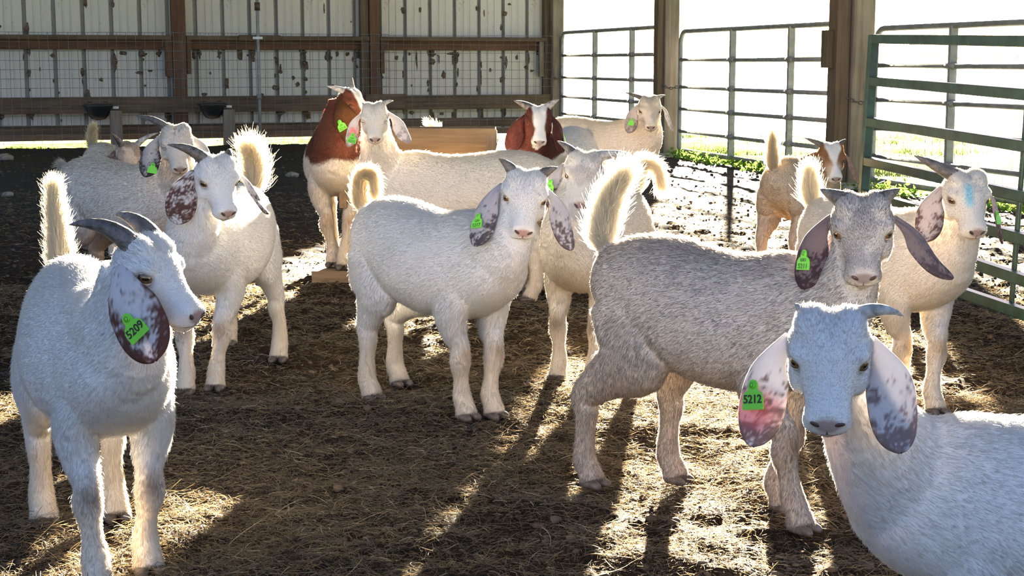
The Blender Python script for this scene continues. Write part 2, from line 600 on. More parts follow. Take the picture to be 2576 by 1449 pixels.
# welded wire panels standing against the wall
def wire_vf(L_, z0, z1, step, r, jitter=0.003, sd=0):
    rr = np.random.default_rng(sd)
    parts = []
    nz = int(round((z1 - z0) / step))
    for k in range(nz + 1):
        z = z0 + (z1 - z0) * k / nz
        pts = [(x, rr.normal(0, jitter), z + rr.normal(0, jitter)) for x in np.linspace(0, L_, max(2, int(L_ / 0.6)))]
        parts.append(tube_vf(pts, r, 4))
    nx = int(round(L_ / step))
    for k in range(nx + 1):
        x = L_ * k / nx
        parts.append(tube_vf([(x + rr.normal(0, jitter), 0.003, z0), (x, 0.003 + rr.normal(0, jitter), (z0 + z1) / 2), (x + rr.normal(0, jitter), 0.003, z1)], r, 4))
    return join_vf(parts)
panels = ((-0.02, sJ + 0.45, 'wire mesh panel covering the right part of the barn wall'),
          (sJ + 0.2, sA + 0.22, 'wire mesh panel behind the thin upright pipe on the barn wall'),
          (sA - 0.02, WL, 'wire mesh panel at the far left of the barn wall'))
for k, (s0, s1, lab) in enumerate(panels):
    V, F = wire_vf(s1 - s0, 0.03, 1.345 - 0.02 * (k == 0), 0.112, 0.0026, 0.004, 40 + k)
    o = link('wire_panel', mesh_from(V, F), M_wire)
    M = Matrix.Translation(P1) @ Matrix.Rotation(WANG, 4, 'Z') @ Matrix.Translation((s0, 0.125 + 0.03 * k, 0))
    o.matrix_world = M
    tag(o, lab, 'wire fence', 'wire mesh panels on the barn wall')

def wpt(s, d, z):
    return P1 + WDIR * s + WIN * d + Vector((0, 0, z))
# upright pipe
sp = wall_s(643, 200)
pp = empty('water_pipe', wpt(sp, 0.22, 0))
tag(pp, 'thin grey upright pipe in front of the barn wall', 'pipe')
tube('pipe', [(0, 0, -0.03), (0, 0, 0.5), (0, 0, 4.0)], 0.020, M_galv, pp)
tube('coupling', [(0, 0, 0.535), (0, 0, 0.60)], 0.028, M_galv, pp)
tube('coupling', [(0, 0, 1.62), (0, 0, 1.72)], 0.034, M_dark, pp)
bk = bar('pipe_strap', (-0.06, -0.012, 1.288), (0.06, -0.012, 1.288), 0.02, 0.03, M_white_pl, pp)

# two hanging feed tubs and the stub posts beside them
def feeder(u, v, lab):
    s = wall_s(u, v)
    o = empty('feed_tub', wpt(s, 0.20, 0.475), WANG)
    tag(o, lab, 'feed tub', 'black feed tubs hung on the rail board')
    ny = 14
    V, F = [], []
    rows = [(0.155, 0.16, 0.0), (0.15, 0.155, -0.012), (0.142, 0.145, -0.05), (0.115, 0.115, -0.115), (0.08, 0.085, -0.155), (0.03, 0.03, -0.168)]
    for (rx, ry, z) in rows:
        for j in range(ny + 1):
            a = math.pi * j / ny
            V.append((rx * math.cos(a) * (1 + 0.06 * math.sin(a)), ry * math.sin(a) ** 0.7, z))
    n1 = ny + 1
    for k in range(len(rows) - 1):
        for j in range(ny):
            F.append((k * n1 + j, (k + 1) * n1 + j, (k + 1) * n1 + j + 1, k * n1 + j + 1))
        F.append((k * n1 + ny, (k + 1) * n1 + ny, (k + 1) * n1, k * n1))
    bo = link('basin', mesh_from(V, F), M_rubber, o)
    md = bo.modifiers.new('wall', 'SOLIDIFY')
    md.thickness = 0.008
    rim = [(0.165 * math.cos(a), 0.17 * math.sin(a) ** 0.7, 0.006) for a in np.linspace(0, math.pi, 16)]
    tube('rim', rim, 0.014, M_rubber, o, 8)
    box('back_plate', 0.34, 0.012, 0.09, (0, 0.004, -0.02), M_rubber, o)
    for dx in (-0.09, 0.09):
        box('hook', 0.05, 0.05, 0.012, (dx, -0.03, 0.045), M_rubber, o)
    box('bracket', 0.07, 0.02, 0.03, (-0.20, 0.03, -0.02), M_white_pl, o)
feeder(243, 262, 'black feed tub on the rail board, farther left of the two')
feeder(527, 260, 'black feed tub on the rail board, nearer the upright pipe')
for (u, lab) in ((286, 'weathered stub post beside the left feed tub'), (566, 'weathered stub post beside the feed tub nearer the pipe')):
    s = wall_s(u, 300)
    o = bar('stub_post', wpt(s, 0.28, -0.03), wpt(s, 0.28, 0.42), 0.135, 0.10, M_wood_grey, None, up=WIN)
    tag(o, lab, 'post', 'stub posts under the rail board')
# a few loose boards and lumps on the ground by the wall
def rock(name, loc, r, lab, cat, mat, sd):
    bm = bmesh.new()
    bmesh.ops.create_icosphere(bm, subdivisions=3, radius=1)
    P = np.array([v.co[:] for v in bm.verts])
    d = 0.7 + 0.6 * fbm(P, 1.6, sd, 3)
    for v, k, p in zip(bm.verts, d, P):
        v.co = Vector((p[0] * r * k * 1.3, p[1] * r * k, p[2] * r * k * 0.7))
    o = link(name, bm_mesh(bm), mat)
    o.location = loc
    return tag(o, lab, cat)
M_stone = simple('pale_clod', (0.22, 0.18, 0.145), 0.9, var=0.3, vscale=30, bump=(60, 0.6))
rock('dirt_clod', gp(735, 441, 0.015), 0.045, 'pale lump of dirt on the shaded floor left of the brown-necked goat', 'clod', M_stone, 3)
rock('dirt_clod', gp(12, 398, 0.015), 0.07, 'pale lump of dirt near the wall at the left edge', 'clod', M_stone, 4)
rock('dirt_clod', gp(20, 490, 0.012), 0.035, 'small dirt lump on the shaded floor at the left edge', 'clod', M_stone, 5)

# ------------------------------------------------------------------ unseen roof added to cut sky light; stops short to light the front goats
def make_roof():
    m = simple('roof_sheet', (0.42, 0.43, 0.44), 0.5, var=0.05)
    # plan coordinates: a = distance in from the gates, b = distance in from the wall
    A, B = 12.0, 17.8
    prof = []
    x = -0.55
    while x < B:
        prof += [(x, 0), (x + 0.2, 0), (x + 0.22, 0.03), (x + 0.26, 0.03), (x + 0.28, 0)]
        x += 0.335
    V, F = [], []
    GI = -GOUT
    for (b_, dz) in prof:
        for (a_, z) in ((-0.5, 4.1), (A, 5.6)):
            p = P1 + GI * a_ + WIN * b_ + Vector((0, 0, z + dz))
            V.append(p)
    for i in range(len(prof) - 1):
        F.append((i * 2, i * 2 + 1, i * 2 + 3, i * 2 + 2))
    o = link('shading_roof', mesh_from(V, F), m, smooth=False)
    tag(o, 'unseen ribbed metal roof added over the pen to cut sky light', kind='structure')
make_roof()

# ------------------------------------------------------------------ posts along the gates
def post(p, w, lab, plank, h=4.1, rot=0.0):
    o = empty('gate_post', p, math.atan2(GDIR.y, GDIR.x) + rot)   # local x towards us along the gates, local y out of the pen is -? kept square
    tag(o, lab, 'post', 'timber posts along the gates')
    bar('timber', (0, 0, -0.1), (0, 0, h), w, w, M_wood_grey, o, up=(0, 1, 0), bevel=0.006)
    for (dx, dy, pw, pt, mt) in plank:
        bar('side_plank', (dx, dy, -0.1), (dx, dy, h), pt, pw, mt, o, up=(0, 1, 0))
    return o
post(P1 + WIN * 0.06, 0.15, 'barn corner post where the metal wall meets the gates', [])
post(P2, 0.16, 'weathered post between the two farther pipe gates', [(-0.02, -0.115, 0.07, 0.13, M_wood_dark)])
p3 = post(P3, 0.19, 'thick timber post behind the upright end of the green gate', [(-0.02, -0.16, 0.12, 0.15, M_wood_dark)])
bar('latch_block', (-0.05, -0.25, 0.95), (-0.05, -0.25, 1.25), 0.10, 0.06, M_wood_dark, p3, up=(0, 1, 0))
M_conc = simple('concrete', (0.30, 0.28, 0.26), 0.9, var=0.2, vscale=20, bump=(40, 0.5))
for p, lab in ((P2, 'concrete footing around the weathered middle post'), (P3, 'concrete footing around the thick post')):
    bm = bmesh.new()
    bmesh.ops.create_cone(bm, cap_ends=True, segments=20, radius1=0.30, radius2=0.20, depth=0.05)
    o = link('footing', bm_mesh(bm), M_conc)
    o.location = (p.x, p.y, 0.005)
    tag(o, lab, 'footing')

# ------------------------------------------------------------------ galvanised pipe gates
def pipe_gate(A, L_, zs, braces, lab, off=0.0, hang=0.02):
    A = A + GOUT * off
    o = empty('pipe_gate', A, math.atan2(GDIR.y, GDIR.x))
    tag(o, lab, 'gate', 'galvanised pipe gates')
    z0, z1 = zs[0], zs[-1]
    r, cr = 0.024, 0.13
    pts = []
    for (cx, cz, a0) in ((L_ - cr, z1 - cr, 90), (L_ - cr, z0 + cr * 0.3, 0), (cr * 0.3, z0 + cr * 0.3, 270), (cr, z1 - cr, 180)):
        rr = cr if cz > 0.6 else cr * 0.3
        for k in range(7):
            a = R(a0 - 90 * k / 6)
            pts.append((cx + rr * math.cos(a), 0, cz + rr * math.sin(a)))
    dense = []
    for i in range(len(pts)):
        p, q = np.array(pts[i]), np.array(pts[(i + 1) % len(pts)])
        n = max(1, int(np.linalg.norm(q - p) / 0.35))
        for k in range(n):
            dense.append(p + (q - p) * k / n)
    tube('frame', dense, r, M_galv, o, 10, closed=True)
    for z in zs[1:-1]:
        tube('rail', [(0.01, 0, z), (L_ / 2, 0, z - 0.004), (L_ - 0.01, 0, z)], 0.021, M_galv, o, 8)
    for f in braces:
        x = L_ * f
        b = bar('brace', (x, -0.002, z0), (x, -0.002, z1), 0.06, 0.036, M_galv, o, up=(1, 0, 0))
        b.scale = (1, 1.0, 1.0)
        for z in zs[1:-1]:
            tube('clamp', [(x - 0.055, -0.012, z), (x + 0.055, -0.012, z)], 0.029, M_galv, o, 8)
    V, F = wire_vf(L_ - 0.04, z0 + 0.01, z1 - 0.02, 0.105, 0.0023, 0.002, int(L_ * 100))
    w = link('wire_mesh', mesh_from(V, F), M_wire, o)
    w.location = (0.02, 0.026, 0)
    w['kind'] = 'stuff'
    return o
pipe_gate(P1 + GDIR * 0.16, GSTEP - 0.36, [0.10, 0.32, 0.545, 0.795, 1.08, 1.375], (0.36, 0.71, 0.93), 'galvanised pipe gate next to the barn corner post', 0.05)
pipe_gate(P2 + GDIR * 0.20, GSTEP - 0.50, [0.065, 0.27, 0.505, 0.735, 1.02, 1.315], (0.37, 0.72), 'galvanised pipe gate between the two timber posts', 0.05)
pipe_gate(P3 + GDIR * 0.20, GSTEP - 0.4, [0.06, 0.25, 0.475, 0.70, 0.97, 1.26], (0.30, 0.72), 'galvanised pipe gate behind the green gate', 0.05)
# chains tying the gates to the posts
def chain(a, b, n, lab):
    o = empty('gate_chain', a)
    tag(o, lab, 'chain')
    d = Vector(b) - Vector(a)
    for k in range(n):
        c = d * ((k + 0.5) / n) + Vector((0, 0, -0.03 * math.sin(math.pi * (k + 0.5) / n)))
        pts = [Vector((0.026 * math.cos(t), 0.012 * math.sin(t), 0)) for t in np.linspace(0, 2 * math.pi, 10, endpoint=False)]
        q = d.to_track_quat('X', 'Z').to_matrix() @ Matrix.Rotation(R(90 * (k % 2)), 3, 'X')
        V, F = tube_vf([c + q @ p for p in pts], 0.005, 5, closed=True)
        link('chain_link', mesh_from(V, F), M_horn, o)
chain(P2 + GDIR * 0.03 - GOUT * 0.10 + Vector((0, 0, 0.76)), P2 + GDIR * 0.27 + Vector((0, 0, 0.74)), 6, 'short chain tying the middle pipe gate to its post')
chain(P1 + GDIR * 0.03 - GOUT * 0.10 + Vector((0, 0, 0.84)), P1 + GDIR * 0.27 + Vector((0, 0, 0.78)), 6, 'short chain at the barn corner post')
chain(P3 + GDIR * 0.03 - GOUT * 0.12 + Vector((0, 0, 0.72)), P3 + GDIR * 0.27 + Vector((0, 0, 0.69)), 6, 'short chain tying the gate behind the green gate')

# ------------------------------------------------------------------ the green gate standing inside the pen
def green_gate():
    a = Vector((1.655, 7.34, 0))
    b = Vector((1.895, 5.70, 0))
    d = (b - a)
    L1 = d.length
    d.normalize()
    o = empty('green_gate', a, math.atan2(d.y, d.x))
    tag(o, 'dark green square-tube gate swung in towards the camera', 'gate')
    Lg = 3.05
    lean = 0.035          # the gate leans a little out of plumb
    def q(x, z):
        return (x, lean * z, z - 0.020 * x * (z > 0.2) + 0.02)
    t = 0.042
    bar('stile', q(0, 0.0), q(0.0, 1.105), t, t, M_green, o, up=(1, 0, 0))
    bar('stile', q(Lg, 0.0), q(Lg, 1.105), t, t, M_green, o, up=(1, 0, 0))
    for z in (0.055, 0.21, 0.36, 0.515, 0.70, 0.89, 1.085):
        bar('rail', q(0.02, z), q(Lg - 0.02, z), t * 0.95, t, M_green, o)
    for x in (1.52, 2.3):
        bar('brace', (x, lean * 0.05 + 0.026, 0.03), (x, lean * 1.0 + 0.026, 1.05), 0.028, 0.012, M_green, o, up=(0, 1, 0))
green_gate()

# ------------------------------------------------------------------ wooden feed trough
def trough():
    o = empty('feed_trough', (-0.33, 7.25, 0), R(-2))
    tag(o, 'long wooden feed trough on skids behind the cream goat', 'trough')
    def B(name, a, b, w, h, mat=M_wood_gold, up=(0, 0, 1)):
        return bar(name, a, b, w, h, mat, o, up)
    x0, x1 = -0.40, 0.24
    # V of boards: high back board, lower front board, floor
    B('back_board', (x0 + 0.02, 0.36, 0.60), (x1, 0.36, 0.60), 0.035, 0.17, up=(0, -0.25, 1))
    B('back_board', (x0 + 0.02, 0.30, 0.43), (x1, 0.30, 0.43), 0.035, 0.17, up=(0, -0.3, 1))
    B('front_board', (x0 - 0.02, -0.20, 0.44), (x1, -0.20, 0.44), 0.035, 0.16, up=(0, 0.3, 1))
    B('floor_board', (x0, 0.03, 0.33), (x1, 0.03, 0.33), 0.36, 0.03)
    B('end_board', (x1 + 0.03, 0.42, 0.53), (x1 + 0.03, -0.25, 0.44), 0.035, 0.24)
    B('end_board', (x0 - 0.03, 0.40, 0.46), (x0 - 0.03, -0.25, 0.44), 0.035, 0.20)
    B('corner_cleat', (x1 - 0.02, 0.33, 0.40), (x1 - 0.02, 0.35, 0.67), 0.05, 0.04)
    for x in (x0 - 0.0, x1 + 0.19):
        if x > 0:
            B('skid', (x, -0.48, 0.033), (x, 0.52, 0.033), 0.14, 0.06)
        xl = x + (0.085 if x < 0 else 0.01)
        B('leg', (xl, -0.14, 0.06), (xl, -0.14, 0.50), 0.075, 0.05, M_wood_dark, up=(0, 1, 0))
        B('leg', (x + 0.01, 0.27, 0.06), (x + 0.01, 0.27, 0.45), 0.085, 0.05, M_wood_gold, up=(0, 1, 0))
    B('cap_block', (x0 + 0.075, -0.24, 0.545), (x0 + 0.075, -0.10, 0.545), 0.085, 0.085, M_wood_dark)
    B('foot_board', (x0 - 0.17, -0.13, 0.032), (x0 + 0.1, -0.13, 0.032), 0.34, 0.055)
    B('foot_board', (x1 + 0.12, -0.24, 0.05), (x1 + 0.35, -0.24, 0.05), 0.42, 0.05)
    return o
trough()

# ------------------------------------------------------------------ goats
def catmull(P, n):
    """dense points through the control points (any dimension)"""
    P = np.asarray(P, float)
    if len(P) == 2:
        t = np.linspace(0, 1, n + 1)[:, None]
        return P[0] * (1 - t) + P[1] * t
    Q = np.vstack([2 * P[0] - P[1], P, 2 * P[-1] - P[-2]])
    out = []
    for i in range(1, len(Q) - 2):
        p0, p1, p2, p3 = Q[i - 1], Q[i], Q[i + 1], Q[i + 2]
        for k in range(n):
            t = k / n
            out.append(0.5 * (2 * p1 + (p2 - p0) * t + (2 * p0 - 5 * p1 + 4 * p2 - p3) * t * t + (3 * p1 - p0 - 3 * p2 + p3) * t ** 3))
    out.append(P[-1])
    return np.array(out)
def loft(C, ru, rv, U, n=20, egg=None):
    """closed tube through the centres C; U: one direction or one per station for the first radius"""
    C = np.asarray(C, float)
    m = len(C)
    U = np.broadcast_to(np.asarray(U, float), (m, 3))
    T = nrm(np.gradient(C, axis=0))
    V = []
    a = np.linspace(0, 2 * math.pi, n, endpoint=False)
    ca, sa = np.cos(a), np.sin(a)
    for k in range(m):
        u = nrm(U[k] - T[k] * np.dot(U[k], T[k]))
        v = np.cross(T[k], u)
        w = 1.0
        if egg is not None:
            w = 1.0 - egg * ca
        V.extend(C[k] + ru[k] * ca[:, None] * u + rv[k] * (sa * w)[:, None] * v)
    F = []
    for k in range(m - 1):
        for j in range(n):
            j2 = (j + 1) % n
            F.append((k * n + j, k * n + j2, (k + 1) * n + j2, (k + 1) * n + j))
    F.append(tuple(range(n - 1, -1, -1)))
    F.append(tuple(range((m - 1) * n, m * n)))
    return V, F
def ball(c, r, M=None, n=12):
    c = np.asarray(c, float)
    r = np.broadcast_to(np.asarray(r, float), (3,))
    z = np.cos(np.linspace(0, math.pi, n))[1:-1]
    V, F = [], []
    pts = [np.array([0, 0, 1.0])]
    for zz in z:
        q = math.sqrt(1 - zz * zz)
        for j in range(n):
            a = 2 * math.pi * j / n
            pts.append(np.array([q * math.cos(a), q * math.sin(a), zz]))
    pts.append(np.array([0, 0, -1.0]))
    for p in pts:
        p = p * r
        if M is not None:
            p = M @ p
        V.append(c + p)
    m = len(z)
    for j in range(n):
        j2 = (j + 1) % n
        F.append((0, 1 + j, 1 + j2))
        F.append((len(pts) - 1, 1 + (m - 1) * n + j2, 1 + (m - 1) * n + j))
        for k in range(m - 1):
            F.append((1 + k * n + j, 1 + (k + 1) * n + j, 1 + (k + 1) * n + j2, 1 + k * n + j2))
    return V, F

def remesh(V, F, voxel, smooth_it):
    me = mesh_from(V, F)
    o = bpy.data.objects.new('tmp', me)
    COL.objects.link(o)
    m = o.modifiers.new('r', 'REMESH')
    m.mode = 'VOXEL'
    m.voxel_size = voxel
    m.use_smooth_shade = True
    s = o.modifiers.new('s', 'SMOOTH')
    s.factor = 0.5
    s.iterations = smooth_it
    dg = bpy.context.evaluated_depsgraph_get()
    out = bpy.data.meshes.new_from_object(o.evaluated_get(dg))
    bpy.data.objects.remove(o)
    bpy.data.meshes.remove(me)
    return out
def mesh_np(me):
    n = len(me.vertices)
    V = np.empty(n * 3, np.float32)
    me.vertices.foreach_get('co', V)
    me.calc_loop_triangles()
    T = np.empty(len(me.loop_triangles) * 3, np.int32)
    me.loop_triangles.foreach_get('vertices', T)
    V = V.reshape(-1, 3).astype(float)
    T = T.reshape(-1, 3)
    fn = np.cross(V[T[:, 1]] - V[T[:, 0]], V[T[:, 2]] - V[T[:, 0]])
    Nn = np.zeros_like(V)
    for k in range(3):
        np.add.at(Nn, T[:, k], fn)
    return V, T, nrm(Nn)

def hair_object(name, pts, rad, col, mat, parent=None):
    """pts: n x k x 3, rad: n x k, col: n x 3"""
    n, k, _ = pts.shape
    hc = bpy.data.hair_curves.new(name)
    hc.add_curves([k] * n)
    a = hc.attributes.get('position') or hc.attributes.new('position', 'FLOAT_VECTOR', 'POINT')
    a.data.foreach_set('vector', pts.astype(np.float32).ravel())
    a = hc.attributes.get('radius') or hc.attributes.new('radius', 'FLOAT', 'POINT')
    a.data.foreach_set('value', rad.astype(np.float32).ravel())
    a = hc.attributes.new('Col', 'FLOAT_COLOR', 'CURVE')
    c4 = np.ones((n, 4), np.float32)
    c4[:, :3] = col
    a.data.foreach_set('color', c4.ravel())
    hc.materials.append(mat)
    o = bpy.data.objects.new(name, hc)
    o.parent = parent
    COL.objects.link(o)
    return o

def sample_tris(V, T, dens, count, rg):
    A = np.linalg.norm(np.cross(V[T[:, 1]] - V[T[:, 0]], V[T[:, 2]] - V[T[:, 0]]), axis=1) * dens[T].mean(1)
    cdf = np.cumsum(A)
    i = np.searchsorted(cdf, rg.random(count) * cdf[-1])
    i = np.clip(i, 0, len(T) - 1)
    a, b = rg.random(count), rg.random(count)
    s = a + b > 1
    a[s], b[s] = 1 - a[s], 1 - b[s]
    w = np.column_stack([1 - a - b, a, b])
    return T[i], w
def lerp_attr(A, tri, w):
    return (A[tri] * w[..., None]).sum(1) if A.ndim == 2 else (A[tri] * w).sum(1)

HEAD = [  # x, centre z, half height, half width
    (-0.046, 0.000, 0.022, 0.024), (-0.034, 0.002, 0.044, 0.042), (-0.014, 0.002, 0.057, 0.054), (0.012, 0.000, 0.062, 0.060),
    (0.040, -0.003, 0.062, 0.058), (0.066, -0.008, 0.057, 0.048), (0.092, -0.014, 0.049, 0.039), (0.118, -0.019, 0.042, 0.033),
    (0.142, -0.023, 0.038, 0.031), (0.162, -0.025, 0.036, 0.032), (0.178, -0.026, 0.031, 0.030), (0.190, -0.027, 0.022, 0.023), (0.197, -0.027, 0.010, 0.012)]
TORSO = [  # x, top, bottom, half width
    (-0.328, 0.455, 0.405, 0.020), (-0.315, 0.500, 0.375, 0.050), (-0.275, 0.545, 0.355, 0.083), (-0.21, 0.572, 0.335, 0.104),
    (-0.13, 0.576, 0.308, 0.120), (-0.04, 0.562, 0.278, 0.136), (0.05, 0.552, 0.262, 0.140), (0.13, 0.556, 0.266, 0.128),
    (0.20, 0.566, 0.278, 0.110), (0.265, 0.550, 0.295, 0.096), (0.315, 0.515, 0.318, 0.080), (0.350, 0.470, 0.348, 0.053), (0.368, 0.430, 0.375, 0.022)]

def make_goat(label, feet, s, head, tail, horns, ears, style, fur=68850, voxel=0.006, hx=0.0, zlift=0.0,
              fat=1.0, tagspec=None, seed=1, body_off=(0, 0), lenx=None, hair_r=0.00031, torso_pitch=0.0, neck_curve=0.0, coat=1.0, tail_len=1.0, heading=None,
              eye_open=0.8, drop=0.0, hs=0.90):
    rg = np.random.default_rng(seed)
    FLw, FRw, HLw, HRw = [np.array(f[:2], float) for f in feet]
    fm, hm = (FLw + FRw) / 2, (HLw + HRw) / 2
    ang = math.atan2(fm[1] - hm[1], fm[0] - hm[0]) if heading is None else R(heading)
    O = (fm + hm) / 2 + np.array(body_off)
    root = empty('goat', (O[0], O[1], zlift), ang)
    tag(root, label, 'goat', 'goats in the pen')
    ca, sa = math.cos(ang), math.sin(ang)
    Wl = np.array([[ca, sa, 0], [-sa, ca, 0], [0, 0, 1]])          # world to local
    def loc2(p):
        return (Wl[:2, :2] @ (np.asarray(p) - O)) / s
    FL, FR, HL, HR = [loc2(p) for p in (FLw, FRw, HLw, HRw)]
    span = ((FL + FR) / 2 - (HL + HR) / 2)[0]
    lx = np.clip(span / 0.44, 0.90, 1.12) if lenx is None else lenx
    xo = ((FL + FR + HL + HR) / 4)[0] + 0.015 + hx
    yo = ((FL + FR + HL + HR) / 4)[1]
    tp = math.tan(R(torso_pitch))
    def B(x, y, z):                                                  # body coordinates to local metres (before scale)
        return np.array([x * lx + xo, y + yo, z + x * tp - drop])
    parts, segs = [], []                                             # segs: p0, p1, radius, region, flow
    # torso
    S = catmull(np.array(TORSO), 4)
    C = np.array([B(x, 0, (t + b) / 2) for x, t, b, w in S])
    ru = (S[:, 1] - S[:, 2]) / 2
    rv = S[:, 3] * fat
    parts.append(loft(C, np.maximum(ru, 0.004), np.maximum(rv, 0.004), (0, 0, 1), 28, egg=0.16))
    for k in range(0, len(C) - 4, 4):
        segs.append((C[k], C[k + 4], 0.12, 'torso', np.array([-1, 0, -0.55])))
    # head frame
    hu, hv, hY, yaw, pit, rol = head
    Pw = np.array(at(hu, hv, hY)) - np.array([O[0], O[1], zlift])
    Pl = (Wl @ Pw) / s
    psi = R(-90 + yaw) - ang
    Rz = np.array(Matrix.Rotation(psi, 3, 'Z'))
    Ry = np.array(Matrix.Rotation(R(pit), 3, 'Y'))
    Rx = np.array(Matrix.Rotation(R(rol), 3, 'X'))
    HR3 = Rz @ Ry @ Rx
    Ho = Pl - HR3 @ np.array([0.052, 0, 0.012]) * hs
    KX, KY = 0.84, 1.16                          # head proportions: short and broad
    def Hd(x, y, z):
        return Ho + HR3 @ np.array([x * KX, y * KY, z]) * hs
    S = catmull(np.array(HEAD), 3)
    C = np.array([Hd(x, 0, z) for x, z, hh, hw in S])
    parts.append(loft(C, np.maximum(S[:, 2] * hs, 0.003), np.maximum(S[:, 3] * KY * hs, 0.003), HR3[:, 2], 22, egg=-0.06))
    for sy in (-1, 1):
        parts.append(ball(Hd(0.005, 0.026 * sy, 0.048), np.array((0.042, 0.030, 0.022)) * hs, HR3))        # frontal bumps
        parts.append(ball(Hd(0.052, 0.043 * sy, 0.028), np.array((0.026, 0.017, 0.016)) * hs, HR3))        # brow
        parts.append(ball(Hd(0.045, 0.040 * sy, -0.030), np.array((0.045, 0.020, 0.034)) * hs, HR3))       # cheek
        parts.append(ball(Hd(0.178, 0.017 * sy, -0.014), np.array((0.016, 0.016, 0.014)) * hs, HR3))       # nostril wings
        parts.append(ball(Hd(0.160, 0.020 * sy, -0.036), np.array((0.026, 0.018, 0.015)) * hs, HR3))       # lips
    parts.append(ball(Hd(0.160, 0, -0.053), np.array((0.024, 0.020, 0.012)) * hs, HR3))                    # chin
    segs.append((Hd(-0.03, 0, 0), Hd(0.19, 0, -0.026), 0.055, 'head', -HR3[:, 0]))
    # neck
    N0, N3 = B(0.205, 0, 0.435), Hd(-0.012, 0, -0.008)
    N1 = B(0.295, 0, 0.475)
    dirh = N3 - N1
    N2 = N1 + dirh * 0.5 + np.array([0.012, 0, 0.0]) + np.array([neck_curve, 0, 0])
    NP = catmull(np.array([N0, N1, N2, N3]), 6)
    m = len(NP)
    tt = np.linspace(0, 1, m)
    fwd = np.array([1.0, 0, 0])
    latb = np.array([0, 1.0, 0])
    lath = HR3[:, 1] * (1.0 if HR3[1, 1] >= 0 else -1.0)
    lat = nrm(latb[None] * (1 - tt[:, None]) + lath[None] * tt[:, None])
    T = nrm(np.gradient(NP, axis=0))
    Uu = nrm(np.cross(lat, T))
    rs = np.interp(tt, [0, 0.33, 0.66, 1], [0.125, 0.112, 0.076, 0.054])
    rl = np.interp(tt, [0, 0.33, 0.66, 1], [0.100, 0.080, 0.058, 0.047]) * (0.6 + 0.4 * fat)
    parts.append(loft(NP, rs, rl, Uu, 22))
    for k in range(3, m - 3, 3):
        segs.append((NP[k], NP[k + 3], float(rs[k]) * 0.85, 'neck', nrm(NP[k] - NP[k + 3]) + np.array([-0.15, 0, -0.25])))
    # legs
    legs = []
    for sy, F_, kind in ((1, FL, 'f'), (-1, FR, 'f'), (1, HL, 'h'), (-1, HR, 'h')):
        fx, fy = F_
        if kind == 'f':
            sh = B(0.195, 0.058 * sy, 0.40)
            el = B(0.180, 0.070 * sy, 0.30)
            mid = lambda t: el[:2] * (1 - t) + np.array([fx, fy]) * t
            kn = np.array([*mid(0.55), 0.170]) + np.array([0.010, 0, 0])
            up = np.array([*mid(0.28), 0.235])
            ca_ = np.array([*mid(0.80), 0.110])
            fe = np.array([fx - 0.006, fy, 0.062])
            pa = np.array([fx + 0.006, fy, 0.036])
            ft = np.array([fx + 0.014, fy, 0.012])
            pts = [sh, el, up, kn + np.array([0, 0, 0.03]), kn - np.array([0, 0, 0.012]), ca_, fe, pa, ft]
            ru_ = [0.080, 0.058, 0.038, 0.027, 0.028, 0.0200, 0.025, 0.025, 0.030]
            rv_ = [0.045, 0.042, 0.033, 0.025, 0.028, 0.0190, 0.025, 0.026, 0.030]
        else:
            hp = B(-0.200, 0.055 * sy, 0.44)
            st = B(-0.150, 0.083 * sy, 0.325)
            hk = np.array([fx - 0.006, fy * 0.75 + st[1] * 0.25, 0.195])
            gk = (st * 0.45 + hk * 0.55) + np.array([0.0, 0, 0.010])
            ca_ = np.array([fx - 0.010, fy, 0.125])
            fe = np.array([fx - 0.012, fy, 0.062])
            pa = np.array([fx + 0.002, fy, 0.036])
            ft = np.array([fx + 0.012, fy, 0.012])
            pts = [hp, st, gk, hk + np.array([-0.004, 0, 0.012]), hk - np.array([0, 0, 0.022]), ca_, fe, pa, ft]
            ru_ = [0.105, 0.094, 0.056, 0.034, 0.029, 0.022, 0.026, 0.026, 0.030]
            rv_ = [0.052, 0.052, 0.035, 0.027, 0.025, 0.021, 0.026, 0.027, 0.031]
        P = catmull(np.column_stack([np.array(pts), ru_, rv_]), 5)
        parts.append(loft(P[:, :3], P[:, 3], P[:, 4], (1, 0, 0), 16))
        legs.append(np.array(pts))
        for k in range(1, len(pts) - 1):
            segs.append((pts[k], pts[k + 1], ru_[k], 'leg' + kind, np.array([-0.1, 0, -1.0])))
        # a split between the two toes is left to the hooves
    # tail
    tb = B(-0.312, 0, 0.520)
    TP = [tb + np.array([0.05, 0, -0.03])] + [tb + np.array(q) * tail_len for q in [(0, 0, 0)] + list(tail)]
    TPc = catmull(np.array(TP), 5)
    tt = np.linspace(0, 1, len(TPc))
    parts.append(loft(TPc, np.interp(tt, [0, .3, 1], [0.034, 0.018, 0.007]), np.interp(tt, [0, .3, 1], [0.038, 0.020, 0.008]), (0, 1, 0.01), 12))
    for k in range(4, len(TPc) - 1, 2):
        k2 = min(k + 2, len(TPc) - 1)
        segs.append((TPc[k], TPc[k2], 0.026, 'tail', nrm(TPc[k2] - TPc[k])))
    V, F = join_vf(parts)
    V = [np.asarray(v) * s for v in V]
    me = remesh(V, F, voxel, 5 if voxel > 0.0055 else 7)
    V, T, Nn = mesh_np(me)
    Vu = V / s
    # head details pressed into the surface
    hl = (Vu - Ho) @ HR3 / (np.array([KX, KY, 1.0]) * hs)
